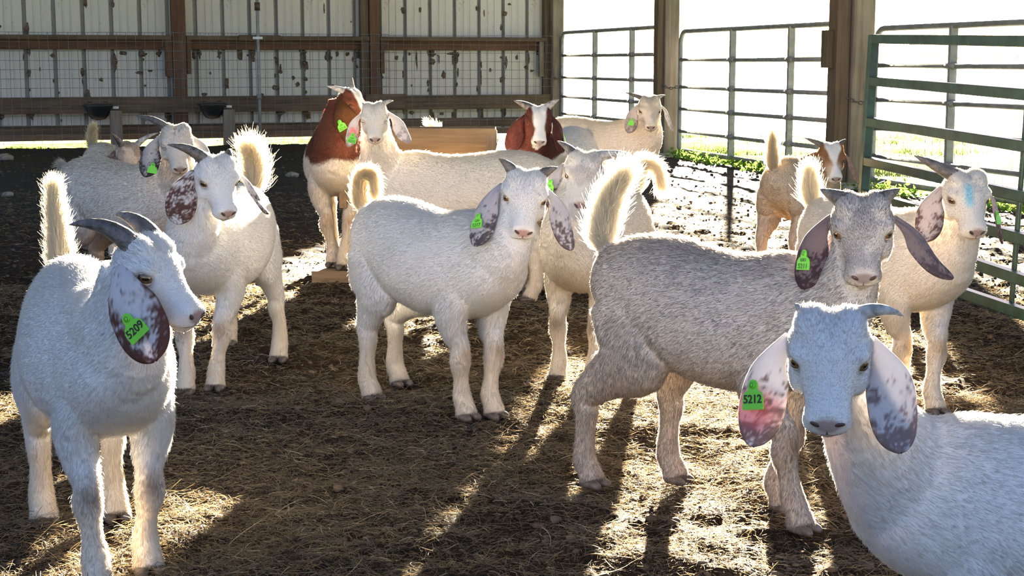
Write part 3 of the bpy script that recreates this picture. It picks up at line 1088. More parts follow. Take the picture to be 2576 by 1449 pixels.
    for sy in (-1, 1):
        d = np.linalg.norm((hl - np.array([0.186, 0.0155 * sy, -0.016])) / np.array([0.010, 0.007, 0.009]), axis=1)
        V -= Nn * (0.006 * s * np.exp(-d * d))[:, None]
        d = np.linalg.norm((hl - np.array([0.066, 0.052 * sy, 0.010])) / np.array([0.020, 0.012, 0.013]), axis=1)
        V -= Nn * (0.0035 * s * np.exp(-d * d))[:, None]
    me.vertices.foreach_set('co', V.astype(np.float32).ravel())
    me.update()
    # regions by nearest bone
    names = [q[3] for q in segs]
    A0 = np.array([q[0] for q in segs])
    A1 = np.array([q[1] for q in segs])
    best = np.full(len(Vu), 1e9)
    bi = np.zeros(len(Vu), int)
    sflow = np.zeros((len(Vu), 3))
    fls = nrm(np.array([q[4] for q in segs]))
    for k in range(len(segs)):
        ab = A1[k] - A0[k]
        t = np.clip(((Vu - A0[k]) @ ab) / (ab @ ab + 1e-9), 0, 1)
        d = np.linalg.norm(Vu - (A0[k] + t[:, None] * ab), axis=1) / segs[k][2]
        if names[k] not in ('head', 'tail'):
            sflow += fls[k] * (1.0 / (d + 0.25) ** 5)[:, None]
        u = d < best
        best[u] = d[u]
        bi[u] = k
    reg = np.array(names)[bi]
    flow = fls[bi]
    isH, isN, isT, isTail = reg == 'head', reg == 'neck', reg == 'torso', reg == 'tail'
    isF, isHd = reg == 'legf', reg == 'legh'
    isL = isF | isHd
    flow = np.where((isH | isTail)[:, None], flow, nrm(sflow))
    # -------- colour of the coat
    base = np.array(style['base'])
    Cc = np.tile(base, (len(Vu), 1)).astype(float)
    mott = fbm(Vu, 9, seed, 3)
    Cc *= (0.93 + 0.14 * mott)[:, None]
    def paint(mask, c):
        mask = np.clip(mask, 0, 1)[:, None]
        Cc[:] = Cc * (1 - mask) + np.array(c) * mask
    if 'belly' in style:
        paint((isT | isL) * sstep(0.36, 0.24, Vu[:, 2]) * 0.7, style['belly'])
    if 'tail' in style:
        paint(isTail * 0.9, style['tail'])
    cream = style.get('legs', (0.66, 0.55, 0.40))
    paint(isL * sstep(0.26, 0.10, Vu[:, 2]) * 0.75, cream)
    if 'knee' in style:
        for k in (0, 1):
            kn = legs[k][3]
            d = np.linalg.norm((Vu - (kn + np.array([0.028, 0, -0.020]))) / np.array([0.026, 0.03, 0.028]), axis=1)
            paint(isF * np.exp(-d * d) * (0.6 + 0.5 * mott) * 0.9, style['knee'])
    hn = fbm(Vu, 26, seed + 5, 2)
    if 'headc' in style:
        cut = style.get('cut')                   # signed distance across the neck where the colour ends
        nd = np.linalg.norm(Vu - N3, axis=1)
        q = sstep(cut + 0.012, cut - 0.012, nd + (fbm(Vu, 14, seed + 2, 2) - 0.5) * 0.06)
        if 'cutz' in style:
            q = q * sstep(style['cutz'], style['cutz'] + 0.02, Vu[:, 2] + (fbm(Vu, 12, seed + 3, 2) - 0.5) * 0.05)
        paint((isH | isN | isT) * q * (1 - isTail), style['headc'])
        if 'blaze' in style:
            w0, w1 = style['blaze']
            w = np.interp(hl[:, 0], [-0.03, 0.04, 0.12, 0.20], [w0 * 1.2, w0, w1, 0.04])
            q = sstep(w + 0.006, w - 0.004, np.abs(hl[:, 1] - style.get('blazeoff', 0)) + (hn - 0.5) * 0.014) * sstep(-0.008, 0.008, hl[:, 2] + 0.020)
            paint(isH * q, (0.78, 0.74, 0.68))
            paint(isH * sstep(0.14, 0.165, hl[:, 0]) * sstep(0.0, -0.03, hl[:, 2]) * 0.8, (0.78, 0.74, 0.68))
    if 'facegrey' in style:
        paint(isH * sstep(0.5, 0.62, fbm(Vu * np.array([1, 1, 1.0]), 20, seed + 9, 3)) * 0.6, style['facegrey'])
    if 'mark' in style:                          # stock marker paint on the forehead
        w = np.exp(-((hl[:, 1] + 0.012) / 0.010) ** 2) * sstep(0.035, 0.06, hl[:, 0]) * sstep(0.13, 0.10, hl[:, 0]) * sstep(0.01, 0.03, hl[:, 2])
        paint(isH * w * 0.8, style['mark'])
    # nose, lips, eye rims
    nose = style.get('nose', (0.22, 0.13, 0.12))
    d = np.linalg.norm((hl - np.array([0.196, 0, -0.016])) / np.array([0.016, 0.022, 0.016]), axis=1)
    paint(isH * sstep(1.15, 0.65, d) * 0.85, nose)
    for sy in (-1, 1):
        d = np.linalg.norm((hl - np.array([0.068, 0.052 * sy, 0.010])) / np.array([0.028, 0.022, 0.018]), axis=1)
        paint(isH * sstep(1.15, 0.6, d) * 0.75, style.get('eyerim', (0.16, 0.11, 0.10)))
    set_col(me, Cc)
    body = link('body', me, M_hide, root)
    bvh = BVHTree.FromPolygons([Vector(v) for v in V], [tuple(t) for t in T])
    def surf(p):                                 # nearest point of the body surface to head coordinates p
        q = Vector(Hd(*p) * s)
        co, no, i, d = bvh.find_nearest(q)
        return np.array(co), np.array(no)
    # -------- fur
    if FUR and fur:
        dens = np.ones(len(Vu))
        dens[isH] = 1.5
        dens[isTail] = 4.0
        eyem = np.zeros(len(Vu))
        for sy in (-1, 1):
            eyem = np.maximum(eyem, np.linalg.norm(hl - np.array([0.066, 0.050 * sy, 0.011]), axis=1) < 0.020)
        nosem = np.linalg.norm((hl - np.array([0.196, 0, -0.018])) / np.array([0.014, 0.020, 0.015]), axis=1) < 1
        dens[(eyem > 0) | nosem] = 0
        ln = np.full(len(Vu), 0.011)
        ln[isH] = np.interp(hl[isH, 0], [-0.03, 0.02, 0.10, 0.18], [0.010, 0.008, 0.004, 0.003])
        ln[isN] = 0.012
        ln[isT] = np.interp(Vu[isT, 2], [0.25, 0.32, 0.50, 0.57], [0.014, 0.010, 0.010, 0.017])
        ln[isL] = np.interp(Vu[isL, 2], [0.02, 0.1, 0.2, 0.32], [0.011, 0.011, 0.012, 0.014])
        ln[isTail] = style.get('tailhair', 0.048)
        ln *= coat
        tri, w = sample_tris(V, T, dens, fur, rg)
        p = lerp_attr(V, tri, w)
        n_ = nrm(lerp_attr(Nn, tri, w))
        f_ = lerp_attr(flow, tri, w)
        f_ = f_ + (np.column_stack([vnoise(p, 22 / s, 51), vnoise(p, 22 / s, 52), vnoise(p, 22 / s, 53)]) - 0.5) * 0.22
        f_ = nrm(f_ - n_ * (f_ * n_).sum(1)[:, None])
        L_ = lerp_attr(ln, tri, w) * s * rg.uniform(0.55, 1.25, fur)
        c = lerp_attr(Cc, tri, w)
        tl = lerp_attr(isTail.astype(float), tri, w)
        lift = np.where(tl > 0.5, rg.uniform(0.12, 0.45, fur), rg.uniform(0.04, 0.20, fur))[:, None]
        fly = (rg.random(fur) < 0.10)[:, None]
        lift = np.where(fly, lift + 0.22, lift)
        d1 = nrm(f_ * (1 - lift) + n_ * lift + rg.normal(0, 0.10, (fur, 3)))
        d2 = nrm(f_ * (1 - lift * 0.6) + n_ * lift * 0.6 + rg.normal(0, 0.14, (fur, 3)))
        p1 = p + d1 * (L_ * 0.5)[:, None]
        p2 = p1 + d2 * (L_ * 0.5)[:, None]
        if 'roan' in style:
            fr, dc = style['roan']
            hm_ = np.where((rg.random(fur) < fr) & (tl < 0.3), 1.0, 0.0)[:, None]
            mask = np.ones((fur, 1))
            c = c * (1 - hm_ * mask) + np.array(dc) * hm_ * mask
        c = c * rg.uniform(0.86, 1.1, fur)[:, None]
        pts = np.stack([p - n_ * 0.001, p1, p2], 1)
        rad = np.stack([np.full(fur, hair_r), np.full(fur, hair_r * 0.85), np.full(fur, hair_r * 0.25)], 1)
        rad = rad * np.where(tl > 0.5, 1.0, 1.0)[:, None]
        c = np.clip(c, 0, 0.95)
        tm = tl > 0.5
        ho = hair_object('fur', pts[~tm], rad[~tm], c[~tm], M_fur, root)
        ho['kind'] = 'stuff'
        ho = hair_object('tail_hair', pts[tm], rad[tm], c[tm], M_tailfur, root)
        ho['kind'] = 'stuff'
    # -------- eyes
    for sy in (-1, 1):
        ec = Hd(0.062, 0.0405 * sy, 0.012) * s
        out = nrm(HR3 @ np.array([0.58, 0.80 * sy, 0.14]))
        fx = nrm(HR3 @ np.array([0.80, -0.58 * sy, 0.26]))
        fx = nrm(fx - out * np.dot(fx, out))
        fz = np.cross(fx, out) * (1 if sy < 0 else -1)
        if np.dot(fz, HR3[:, 2]) < 0:
            fz = -fz
        r = 0.0158 * s * hs
        V_, F_ = ball((0, 0, 0), 1.0, None, 24)
        V_ = np.array(V_)
        o1, o2 = np.arctan2(V_[:, 0], V_[:, 2]), np.arctan2(V_[:, 1], V_[:, 2])
        rr = np.hypot(V_[:, 0], V_[:, 1])
        Ce = np.tile(np.array([0.04, 0.025, 0.02]), (len(V_), 1))
        Ce[(rr < 0.74) & (V_[:, 2] > 0)] = style.get('iris', (0.13, 0.07, 0.026))
        Ce[(np.abs(V_[:, 0]) < 0.42) & (np.abs(V_[:, 1]) < 0.17) & (V_[:, 2] > 0)] = (0.008, 0.006, 0.006)
        Mx = np.column_stack([fx, fz, out])
        me_e = mesh_from((V_ * r) @ Mx.T + ec, F_)
        set_col(me_e, Ce)
        eye = link('eye', me_e, M_eye, root)
        # lids: two half shells that leave a slit
        fur_c = Cc[np.argmin(np.linalg.norm(hl - np.array([0.06, 0.05 * sy, 0.03]), axis=1))]
        VV, FF, CC_ = [], [], []
        gapu, gapl = 0.22 + 0.42 * eye_open, -0.20 - 0.34 * eye_open
        if eye_open < 0.15:
            gapu, gapl = -0.10, -0.14
        for (y0, y1) in ((gapu, 1.0), (gapl, -1.0)):
            o0 = len(VV)
            nu, nv = 16, 6
            for i in range(nu + 1):
                a = math.pi * i / nu
                for j in range(nv + 1):
                    yy = (y0 * math.sin(a) ** 0.6) * (1 - j / nv) + y1 * (j / nv)
                    x = -math.cos(a) * math.sqrt(max(0, 1 - (min(abs(yy), 1)) ** 2)) * 1.0
                    zz = math.sqrt(max(0, 1 - x * x - yy * yy))
                    k_ = 1.10 if j > 0 else 1.05
                    VV.append(np.array([x, yy, zz]) * r * k_)
                    CC_.append((0.10, 0.07, 0.06) if j < 1 else fur_c * 0.85)
            for i in range(nu):
                for j in range(nv):
                    q = o0 + i * (nv + 1) + j
                    FF.append((q, q + 1, q + nv + 2, q + nv + 1))
        me_l = mesh_from(np.array(VV) @ Mx.T + ec, FF)
        set_col(me_l, np.array(CC_))
        lid = link('eyelid', me_l, M_hide, eye)
    # -------- mouth and nostrils
    mp = []
    for sy in (-1, 1):
        line = []
        for (x, y, z) in ((0.206, 0.001, -0.037), (0.198, 0.012, -0.040), (0.190, 0.021, -0.042), (0.183, 0.028, -0.042)):
            co, no = surf((x, y * sy, z))
            line.append(co + no * 0.0002 * s)
        line = catmull(np.array(line), 4)
        mp.append(tube_vf(line, np.linspace(0.0013, 0.0004, len(line)) * s * hs, 6))
    co0, no0 = surf((0.21, 0, -0.022))
    co1, no1 = surf((0.21, 0, -0.035))
    mp.append(tube_vf([co0, co1], 0.0014 * s, 6))
    link('mouth', mesh_from(*join_vf(mp)), M_mouth, root)
    for sy in (-1, 1):
        co, no = surf((0.200, 0.0165 * sy, -0.015))
        a = nrm(HR3 @ np.array([-0.55, 0.55 * sy, 0.42]))
        a = nrm(a - no * np.dot(a, no))
        b_ = np.cross(no, a)
        V_, F_ = ball((0, 0, 0), (0.0088 * s, 0.0042 * s, 0.0026 * s), None, 10)
        V_ = np.array(V_) @ np.column_stack([a, b_, no]).T + co
        link('nostril', mesh_from(V_, F_), M_dark, root)
    # -------- hooves: two claws to each foot
    for P in legs:
        pr = []
        fx, fy = P[-1][0], P[-1][1]
        for sy in (-1, 1):
            c = np.array([fx + 0.010, fy + 0.0155 * sy, 0.0])
            st = [(-0.026, 0.007, 0.009, 0.012), (-0.016, 0.009, 0.011, 0.0145), (0.004, 0.009, 0.011, 0.0145), (0.018, 0.007, 0.009, 0.011), (0.027, 0.004, 0.005, 0.005)]
            S = catmull(np.array(st), 3)
            Cn = np.column_stack([c[0] + S[:, 0], c[1] + S[:, 0] * 0.12 * sy, S[:, 1]])
            pr.append(loft(Cn, S[:, 2], S[:, 3], (0, 0, 1), 10))
        V_, F_ = join_vf(pr)
        V_ = np.array(V_) * s
        V_[:, 2] = np.maximum(V_[:, 2], -0.002)
        link('hoof', mesh_from(V_, F_), M_hoof, root)
    # -------- horns
    for h in horns:
        sy, L_, rb, d0, d1, pale = h
        L_ = L_ * 1.25
        base_ = np.array([-0.014, 0.033 * sy, 0.048])
        d0 = nrm(np.array([d0[0], d0[1] * sy, d0[2]]))
        d1 = nrm(np.array([d1[0], d1[1] * sy, d1[2]]))
        pts = [base_ - d0 * 0.012]
        p = base_.copy()
        for k in range(12):
            t = (k + 0.5) / 12
            pts.append(p.copy())
            p = p + nrm(d0 * (1 - t) + d1 * t) * L_ / 12
        pts.append(p)
        pts = np.array([Hd(*q) for q in pts]) * s
        tt = np.linspace(0, 1, len(pts))
        r_ = rb * s * (1 - tt ** 1.5) ** 0.85 * (1 + 0.05 * np.sin(tt * 40)) + 0.0008
        V_, F_ = tube_vf(pts, r_, 12)
        link('horn', mesh_from(V_, F_), M_horn_pale if pale else M_horn, root)
    # -------- ears
    hf = HR3[:, 0] * np.array([1, 1, 0])
    hf = nrm(hf)
    tagged = {}
    for e in ears:
        sy, L_, W_, out_, fw_, ang_, tip_, cst = e
        outv = nrm(HR3[:, 1] * sy * np.array([1, 1, 0.3]))
        ax = nrm(np.array([0, 0, -1.0]) + outv * out_ + hf * (fw_ + 0.14))
        a_ = R(ang_)
        nv_ = nrm(hf * math.cos(a_) + outv * math.sin(a_))
        nv_ = nrm(nv_ - ax * np.dot(nv_, ax))
        bv = np.cross(ax, nv_)
        b0 = Hd(-0.004, 0.053 * sy, 0.010)
        nu, nt_ = 22, 34
        t = 1 - (1 - np.linspace(0, 1, nt_ + 1)) ** 1.35
        wprof = (0.36 + 0.64 * sstep(0, 0.5, t)) * np.sqrt(np.clip(1 - np.clip((t - 0.60) / 0.40, 0, 1) ** 2.3, 0.004, 1)) * W_
        uu = np.linspace(-1, 1, nu + 1)
        curl = 0.45
        side = np.sign(np.dot(bv, outv)) or 1.0
        G = np.zeros((nt_ + 1, nu + 1, 3))
        for i, ti in enumerate(t):
            drop_ = outv * (0.030 * math.sin(min(1, ti * 3) * math.pi / 2))
            c = b0 + ax * L_ * ti + drop_ + bv * side * tip_[0] * L_ * ti ** 3 + nv_ * tip_[1] * L_ * ti ** 2.5
            G[i] = c + bv * (uu * wprof[i])[:, None] - nv_ * ((uu ** 2) * wprof[i] * curl * (1 - 0.4 * ti) + 0.0015 * np.sin(uu * 5 + ti * 9))[:, None]
        th = 0.0022
        dN = np.zeros_like(G)
        gu = np.gradient(G, axis=1)
        gt = np.gradient(G, axis=0)
        dN = nrm(np.cross(gt, gu))
        edge = np.sqrt(np.clip(1 - uu ** 2, 0, 1))[None, :, None] * 0.9 + 0.1
        A_ = (G + dN * th * edge).reshape(-1, 3)
        B_ = (G - dN * th * edge).reshape(-1, 3)
        n1 = nu + 1
        F_ = []
        nA = len(A_)
        for i in range(nt_):
            for j in range(nu):
                q = i * n1 + j
                F_.append((q, q + 1, q + n1 + 1, q + n1))
                F_.append((nA + q, nA + q + n1, nA + q + n1 + 1, nA + q + 1))
            for j, fl in ((0, 0), (nu, 1)):
                q = i * n1 + j
                f = (q, q + n1, nA + q + n1, nA + q)
                F_.append(f if fl == 0 else f[::-1])
        for i in (0, nt_):
            for j in range(nu):
                q = i * n1 + j
                f = (q, nA + q, nA + q + 1, q + 1)
                F_.append(f if i == 0 else f[::-1])
        Vn = np.vstack([A_, B_])
        tt = np.tile(np.repeat(t, n1), 2)
        ut = np.tile(np.tile(uu, nt_ + 1), 2)
        c0, c1, amt, mode = cst
        nz_ = fbm(Vn, 80, seed + 30 + int(sy), 3) * 0.6 + 0.4 * vnoise(Vn, 300, seed + 31)
        if mode == 'edge':
            q = np.clip(0.9 * np.abs(ut) ** 1.6 + 1.1 * (tt - 0.55), 0, 1.4) * amt + (nz_ - 0.5) * 2.2
        elif mode == 'tip':
            q = (tt - 0.48) * 1.8 * amt + (nz_ - 0.5) * 3.4 + 0.25 * np.abs(ut) ** 2
        else:
            q = amt + (nz_ - 0.5) * 3.0
        q = sstep(0.15, 0.75, q)[:, None]
        Ce = np.array(c0) * (1 - q) + np.array(c1) * q
        if 'earpaint' in style and style['earpaint'][0] == sy:
            _, pt, pu, pr_, pc = style['earpaint']
            d = np.hypot((tt - pt) / pr_[0], (ut - pu) / pr_[1]) + (nz_ - 0.5) * 1.4
            q = sstep(1.1, 0.4, d)[:, None] * 0.55
            Ce = Ce * (1 - q) + np.array(pc) * q
        me_r = mesh_from(Vn * s, F_)
        set_col(me_r, Ce)
        er = link('ear', me_r, M_ear, root)
        tagged[sy] = (G * s, t, uu, er, ax, dN, side)
    # -------- ear tag
    if tagspec:
        sy, ti, ui, size, txt, sub, roll = tagspec
        G, t, uu, er, ax, dN, sd_ = tagged[sy]
        i, j = int(np.argmin(abs(t - ti))), int(np.argmin(abs(uu * sd_ - ui)))
        p = G[i, j]
        nn = dN[i, j]
        camv = Wl @ (np.array([0, 0, CAMZ]) - (Wl.T @ p + np.array([O[0], O[1], zlift])))
        if np.dot(nn, camv) < 0:
            nn = -nn
        upv = -ax
        upv = nrm(upv - nn * np.dot(upv, nn))
        rv_ = np.cross(upv, nn)
        cr_, sr_ = math.cos(R(roll)), math.sin(R(roll))
        rv2, up2 = rv_ * cr_ + upv * sr_, upv * cr_ - rv_ * sr_
        rv_, upv = rv2, up2
        outl = [(-0.5, -0.62), (0.5, -0.62), (0.52, -0.55), (0.50, -0.10), (0.40, 0.06), (0.24, 0.14), (0.22, 0.40), (0.13, 0.52), (0, 0.56),
                (-0.13, 0.52), (-0.22, 0.40), (-0.24, 0.14), (-0.40, 0.06), (-0.50, -0.10), (-0.52, -0.55)]
        Mx = np.column_stack([rv_, upv, nn])
        org = p + nn * 0.0075
        Vt = [np.array([x * size, y * size, z]) for z in (-0.0008, 0.0008) for x, y in outl]
        k = len(outl)
        Ft = [tuple(range(k, 2 * k)), tuple(range(k - 1, -1, -1))] + [(a, (a + 1) % k, k + (a + 1) % k, k + a) for a in range(k)]
        tg = link('ear_tag', mesh_from(np.array(Vt) @ Mx.T + org, Ft), M_tag, root, smooth=False)
        tg['label'] = 'bright green plastic ear tag'
        V_, F_ = loft(np.array([[0, 0.34 * size, 0], [0, 0.34 * size, 0.002], [0, 0.34 * size, 0.003]]), [0.15 * size, 0.15 * size, 0.10 * size], [0.15 * size, 0.15 * size, 0.10 * size], (1, 0, 0), 12)
        link('tag_stud', mesh_from(np.array(V_) @ Mx.T + org, F_), M_tag, tg)
        V_, F_ = tube_vf([(0.085 * size * math.cos(a), 0.34 * size + 0.085 * size * math.sin(a), 0.0032) for a in np.linspace(0, 6.283, 12, endpoint=False)], 0.012 * size, 5, closed=True)
        link('tag_ring', mesh_from(np.array(V_) @ Mx.T + org, F_), M_lettr, tg)
        def text(body_, sz, y, mat, name):
            cu = bpy.data.curves.new('txt', 'FONT')
            cu.body = body_
            cu.align_x = 'CENTER'
            cu.size = sz
            cu.offset = sz * 0.02
            cu.extrude = 0.0002
            cu.resolution_u = 3
            ob = bpy.data.objects.new('tmp_txt', cu)
            COL.objects.link(ob)
            dg = bpy.context.evaluated_depsgraph_get()
            mt = bpy.data.meshes.new_from_object(ob.evaluated_get(dg))
            bpy.data.objects.remove(ob)
            n = len(mt.vertices)
            a = np.empty(n * 3, np.float32)
            mt.vertices.foreach_get('co', a)
            a = a.reshape(-1, 3) + np.array([0, y, 0.0013])
            mt.vertices.foreach_set('co', (a @ Mx.T + org).astype(np.float32).ravel())
            mt.update()
            mt.materials.clear()
            link(name, mt, mat, tg, smooth=False)
        if txt:
            text(txt, size * (0.46 if sub is None else 0.40), -0.36 * size if sub is None else -0.54 * size, M_ink if sub is None else M_lettr, 'tag_number')
        if sub:
            text(sub, size * 0.26, -0.13 * size, M_lettr, 'tag_letters')
    return root

WHITE = (0.66, 0.635, 0.605)
CREAM = (0.69, 0.625, 0.53)
BROWN = (0.105, 0.030, 0.014)
EW = (0.56, 0.53, 0.53)            # pale ear
def stand(x, y, hd, s, j=0.0):
    a = R(hd)
    c, d = math.cos(a), math.sin(a)
    out = []
    for k, (fx, fy) in enumerate(((0.205, 0.075), (0.205, -0.075), (-0.235, 0.078), (-0.235, -0.078))):
        fx += j * (1 if k in (0, 3) else -1)
        fx, fy = fx * s, fy * s
        out.append((x + c * fx - d * fy, y + d * fx + c * fy))
    return out
def g2(*a):
    p = gp(*a)
    return (p.x, p.y)

GOATS = []
def G(*a, **k):
    GOATS.append((a, k))

# 1 front left, tag 5209
G('white goat at the left front with a speckled brown ear tagged 5209',
  [g2(370, 1437), g2(243, 1480), g2(290, 1303), g2(110, 1318)], 1.035, (402, 690, 2.78, 68, 29, 0),
  [(-0.03, 0, 0.06), (-0.05, 0.0, 0.12), (-0.07, 0.0, 0.18)],
  [(-1, 0.120, 0.019, (-0.95, 0.15, 0.25), (-0.85, 0.25, -0.6), False), (1, 0.12, 0.019, (-0.95, 0.1, 0.25), (-0.85, 0.25, -0.5), False)],
  [(-1, 0.185, 0.048, 0.10, 0.50, 72, (0.0, 0.0), (EW, (0.10, 0.042, 0.030), 1.0, 'edge')), (1, 0.15, 0.038, 0.15, -0.45, 60, (0, 0), (EW, (0.10, 0.042, 0.030), 1.0, 'edge'))],
  dict(base=WHITE, knee=(0.30, 0.22, 0.15), tail=(0.74, 0.66, 0.50), tailhair=0.035), fur=172125, voxel=0.005, seed=11, hair_r=0.00025,
  tagspec=(-1, 0.62, 0.05, 0.044, '5209', None, 10))
# 2 front right, tag 5212
G('white goat nearest the camera at the right, red-smeared ear tagged 5212',
  stand(0.80, 2.20, 195, 0.89), 0.89, (2086, 908, 1.97, -12, 40, 0),
  [(-0.03, 0, 0.04), (-0.06, 0, 0.08), (-0.08, 0, 0.12)],
  [(1, 0.060, 0.013, (-0.45, 0.65, 0.3), (0.1, 0.95, -0.75), True), (-1, 0.022, 0.010, (-0.6, 0.5, 0.4), (-0.6, 0.5, 0.2), True)],
  [(-1, 0.170, 0.037, 0.14, 0.08, 22, (0.0, 0.0), (EW, (0.17, 0.115, 0.11), 1.0, 'tip')), (1, 0.168, 0.039, 0.12, 0.08, 22, (0.0, 0.0), (EW, (0.22, 0.16, 0.16), 1.0, 'tip'))],
  dict(base=WHITE, nose=(0.30, 0.20, 0.18), earpaint=(-1, 0.68, 0.2, (0.24, 1.2), (0.55, 0.13, 0.12))), fur=183600, voxel=0.005, seed=12, hair_r=0.00022,
  tagspec=(-1, 0.53, 0.15, 0.034, '5212', None, 10), eye_open=0.75, hs=0.90)
# 3 big grey goat, tag 5211
G('roan grey goat standing side-on with a blazing white raised tail, ear tagged 5211',
  [g2(1955, 1280), g2(2000, 1333), g2(1690, 1210), g2(1480, 1220)], 1.05, (2170, 585, 3.17, -9, 40, 2),
  [(-0.01, 0, 0.06), (0.005, 0.0, 0.12), (0.04, 0.0, 0.175)],
  [(-1, 0.044, 0.018, (-0.5, 0.75, 0.1), (-0.5, 0.8, 0.3), False), (1, 0.036, 0.017, (-0.5, 0.7, 0.2), (-0.4, 0.8, 0.4), False)],
  [(-1, 0.150, 0.034, 0.18, 0.06, 30, (0.0, 0.0), ((0.17, 0.13, 0.135), (0.045, 0.026, 0.030), 1.1, 'tip')), (1, 0.150, 0.026, 0.45, 0.05, 40, (0.28, 0.0), ((0.16, 0.13, 0.135), (0.07, 0.05, 0.055), 1.0, 'tip'))],
  dict(base=(0.52, 0.47, 0.42), roan=(0.40, (0.20, 0.165, 0.15)), tail=(0.80, 0.74, 0.62), legs=(0.40, 0.33, 0.27), knee=(0.20, 0.11, 0.05), belly=(0.48, 0.40, 0.33), tailhair=0.060, nose=(0.16, 0.12, 0.12), facegrey=(0.22, 0.20, 0.20)),
  fur=183600, voxel=0.005, seed=13, hair_r=0.00027, tagspec=(-1, 0.62, 0.2, 0.036, '5211', 'LSU', 4), eye_open=0.75)
# 4 centre, tag 5217
G('white goat in the centre with long grey ears, tagged 5217',
  [g2(1236, 1048), g2(1166, 1052), g2(1000, 968), g2(930, 1004)], 1.045, (1320, 500, 4.18, 0, 40, -9),
  [(-0.025, 0, 0.05), (-0.02, 0.0, 0.10), (0.03, 0.0, 0.11), (0.045, 0, 0.06)],
  [(-1, 0.046, 0.017, (-0.5, 0.4, 0.5), (-0.5, 0.9, 0.15), False), (1, 0.044, 0.016, (-0.4, 0.55, 0.5), (-0.4, 0.85, 0.2), False)],
  [(-1, 0.180, 0.034, 0.26, 0.34, 24, (0.0, 0.0), ((0.40, 0.38, 0.41), (0.07, 0.06, 0.07), 0.9, 'tip')), (1, 0.165, 0.030, 0.14, 0.05, 25, (0.1, 0.0), ((0.46, 0.44, 0.47), (0.10, 0.08, 0.09), 0.9, 'tip'))],
  dict(base=WHITE, knee=(0.40, 0.30, 0.19), tail=(0.74, 0.62, 0.42), nose=(0.30, 0.14, 0.13), tailhair=0.035), fur=137700, voxel=0.0055, seed=14, hair_r=0.00031,
  tagspec=(-1, 0.60, 0.30, 0.036, '5217', 'LSU', 2), eye_open=0.6)
# 5 behind the grey goat's tail, tag 5213
G('pale mottled goat facing the camera behind the raised white tail, ear tagged 5213',
  [g2(1492, 962), g2(1405, 955), (0.45, 5.27), (0.33, 5.34)], 1.02, (1468, 444, 4.72, -5, 40, -8),
  [(-0.02, 0.01, 0.06), (-0.03, 0.03, 0.11), (-0.03, 0.075, 0.10), (-0.03, 0.095, 0.04)],
  [(-1, 0.055, 0.015, (-0.5, 0.5, 0.4), (-0.5, 0.9, 0.1), False), (1, 0.085, 0.017, (-0.4, 0.8, 0.1), (-0.3, 0.95, -0.15), True)],
  [(-1, 0.135, 0.032, 0.14, 0.0, 30, (0.0, 0.0), ((0.34, 0.31, 0.31), (0.05, 0.03, 0.03), 1.1, 'tip')), (1, 0.135, 0.030, 0.22, 0.0, 35, (0, 0), ((0.50, 0.48, 0.48), (0.10, 0.08, 0.08), 0.8, 'tip'))],
  dict(base=(0.68, 0.62, 0.53), roan=(0.10, (0.34, 0.28, 0.23)), facegrey=(0.28, 0.26, 0.26), knee=(0.18, 0.12, 0.07), tail=(0.78, 0.68, 0.52), tailhair=0.045), fur=103275, voxel=0.006, seed=15, hair_r=0.00036,
  tagspec=(-1, 0.50, 0.1, 0.034, '5213', 'LSU', -4), eye_open=0.7)
# 6 left middle, speckled brown ears
G('white goat with curved dark horns and speckled brown ears, left of centre',
  [g2(545, 978), g2(470, 988), g2(703, 907), g2(577, 866)], 1.04, (552, 458, 4.52, 34, 42, 0),
  [(-0.03, 0, 0.05), (-0.03, 0.0, 0.11), (0.01, 0.0, 0.15)],
  [(-1, 0.095, 0.019, (-0.5, 0.55, 0.45), (-0.55, 0.85, -0.35), False), (1, 0.036, 0.017, (-0.75, 0.25, 0.35), (-0.9, 0.4, 0.0), False)],
  [(-1, 0.150, 0.043, 0.22, -0.02, 25, (0.0, 0.0), ((0.55, 0.52, 0.52), (0.085, 0.040, 0.032), 0.55, 'all')), (1, 0.150, 0.034, 0.48, 0.1, 60, (0.1, 0.0), ((0.50, 0.46, 0.45), (0.085, 0.045, 0.035), 0.9, 'tip'))],
  dict(base=WHITE, knee=(0.32, 0.22, 0.14), tail=(0.74, 0.64, 0.47), nose=(0.24, 0.13, 0.10), tailhair=0.085), fur=126225, voxel=0.0055, seed=16, hair_r=0.00031,
  tagspec=(1, 0.35, 0.2, 0.030, None, None, 0), eye_open=0.75)
# 7 behind it, grey body
G('pale grey goat resting its eyes behind the curved-horned goat at the left',
  stand(-1.60, 6.35, -33, 1.06), 1.06, (446, 366, 6.02, 20, 42, 0),
  [(-0.01, 0, 0.0), (-0.015, 0, -0.04), (-0.012, 0, -0.08)],
  [(-1, 0.110, 0.016, (-0.6, 0.55, 0.35), (-0.6, 0.8, -0.5), False), (1, 0.022, 0.013, (-0.8, 0.2, 0.2), (-0.9, 0.3, -0.2), False)],
  [(-1, 0.150, 0.040, 0.20, 0.0, 35, (0.0, 0.0), ((0.40, 0.37, 0.36), (0.06, 0.045, 0.045), 1.0, 'edge')), (1, 0.13, 0.034, 0.3, 0.0, 35, (0, 0), ((0.50, 0.47, 0.46), (0.2, 0.17, 0.16), 0.7, 'tip'))],
  dict(base=(0.62, 0.55, 0.47), roan=(0.14, (0.30, 0.26, 0.23)), legs=(0.52, 0.38, 0.27), belly=(0.55, 0.42, 0.32), nose=(0.16, 0.10, 0.09)), fur=87210, voxel=0.007, seed=17, hair_r=0.00048, eye_open=0.05,
  tagspec=(-1, 0.76, -0.5, 0.036, None, None, 0))
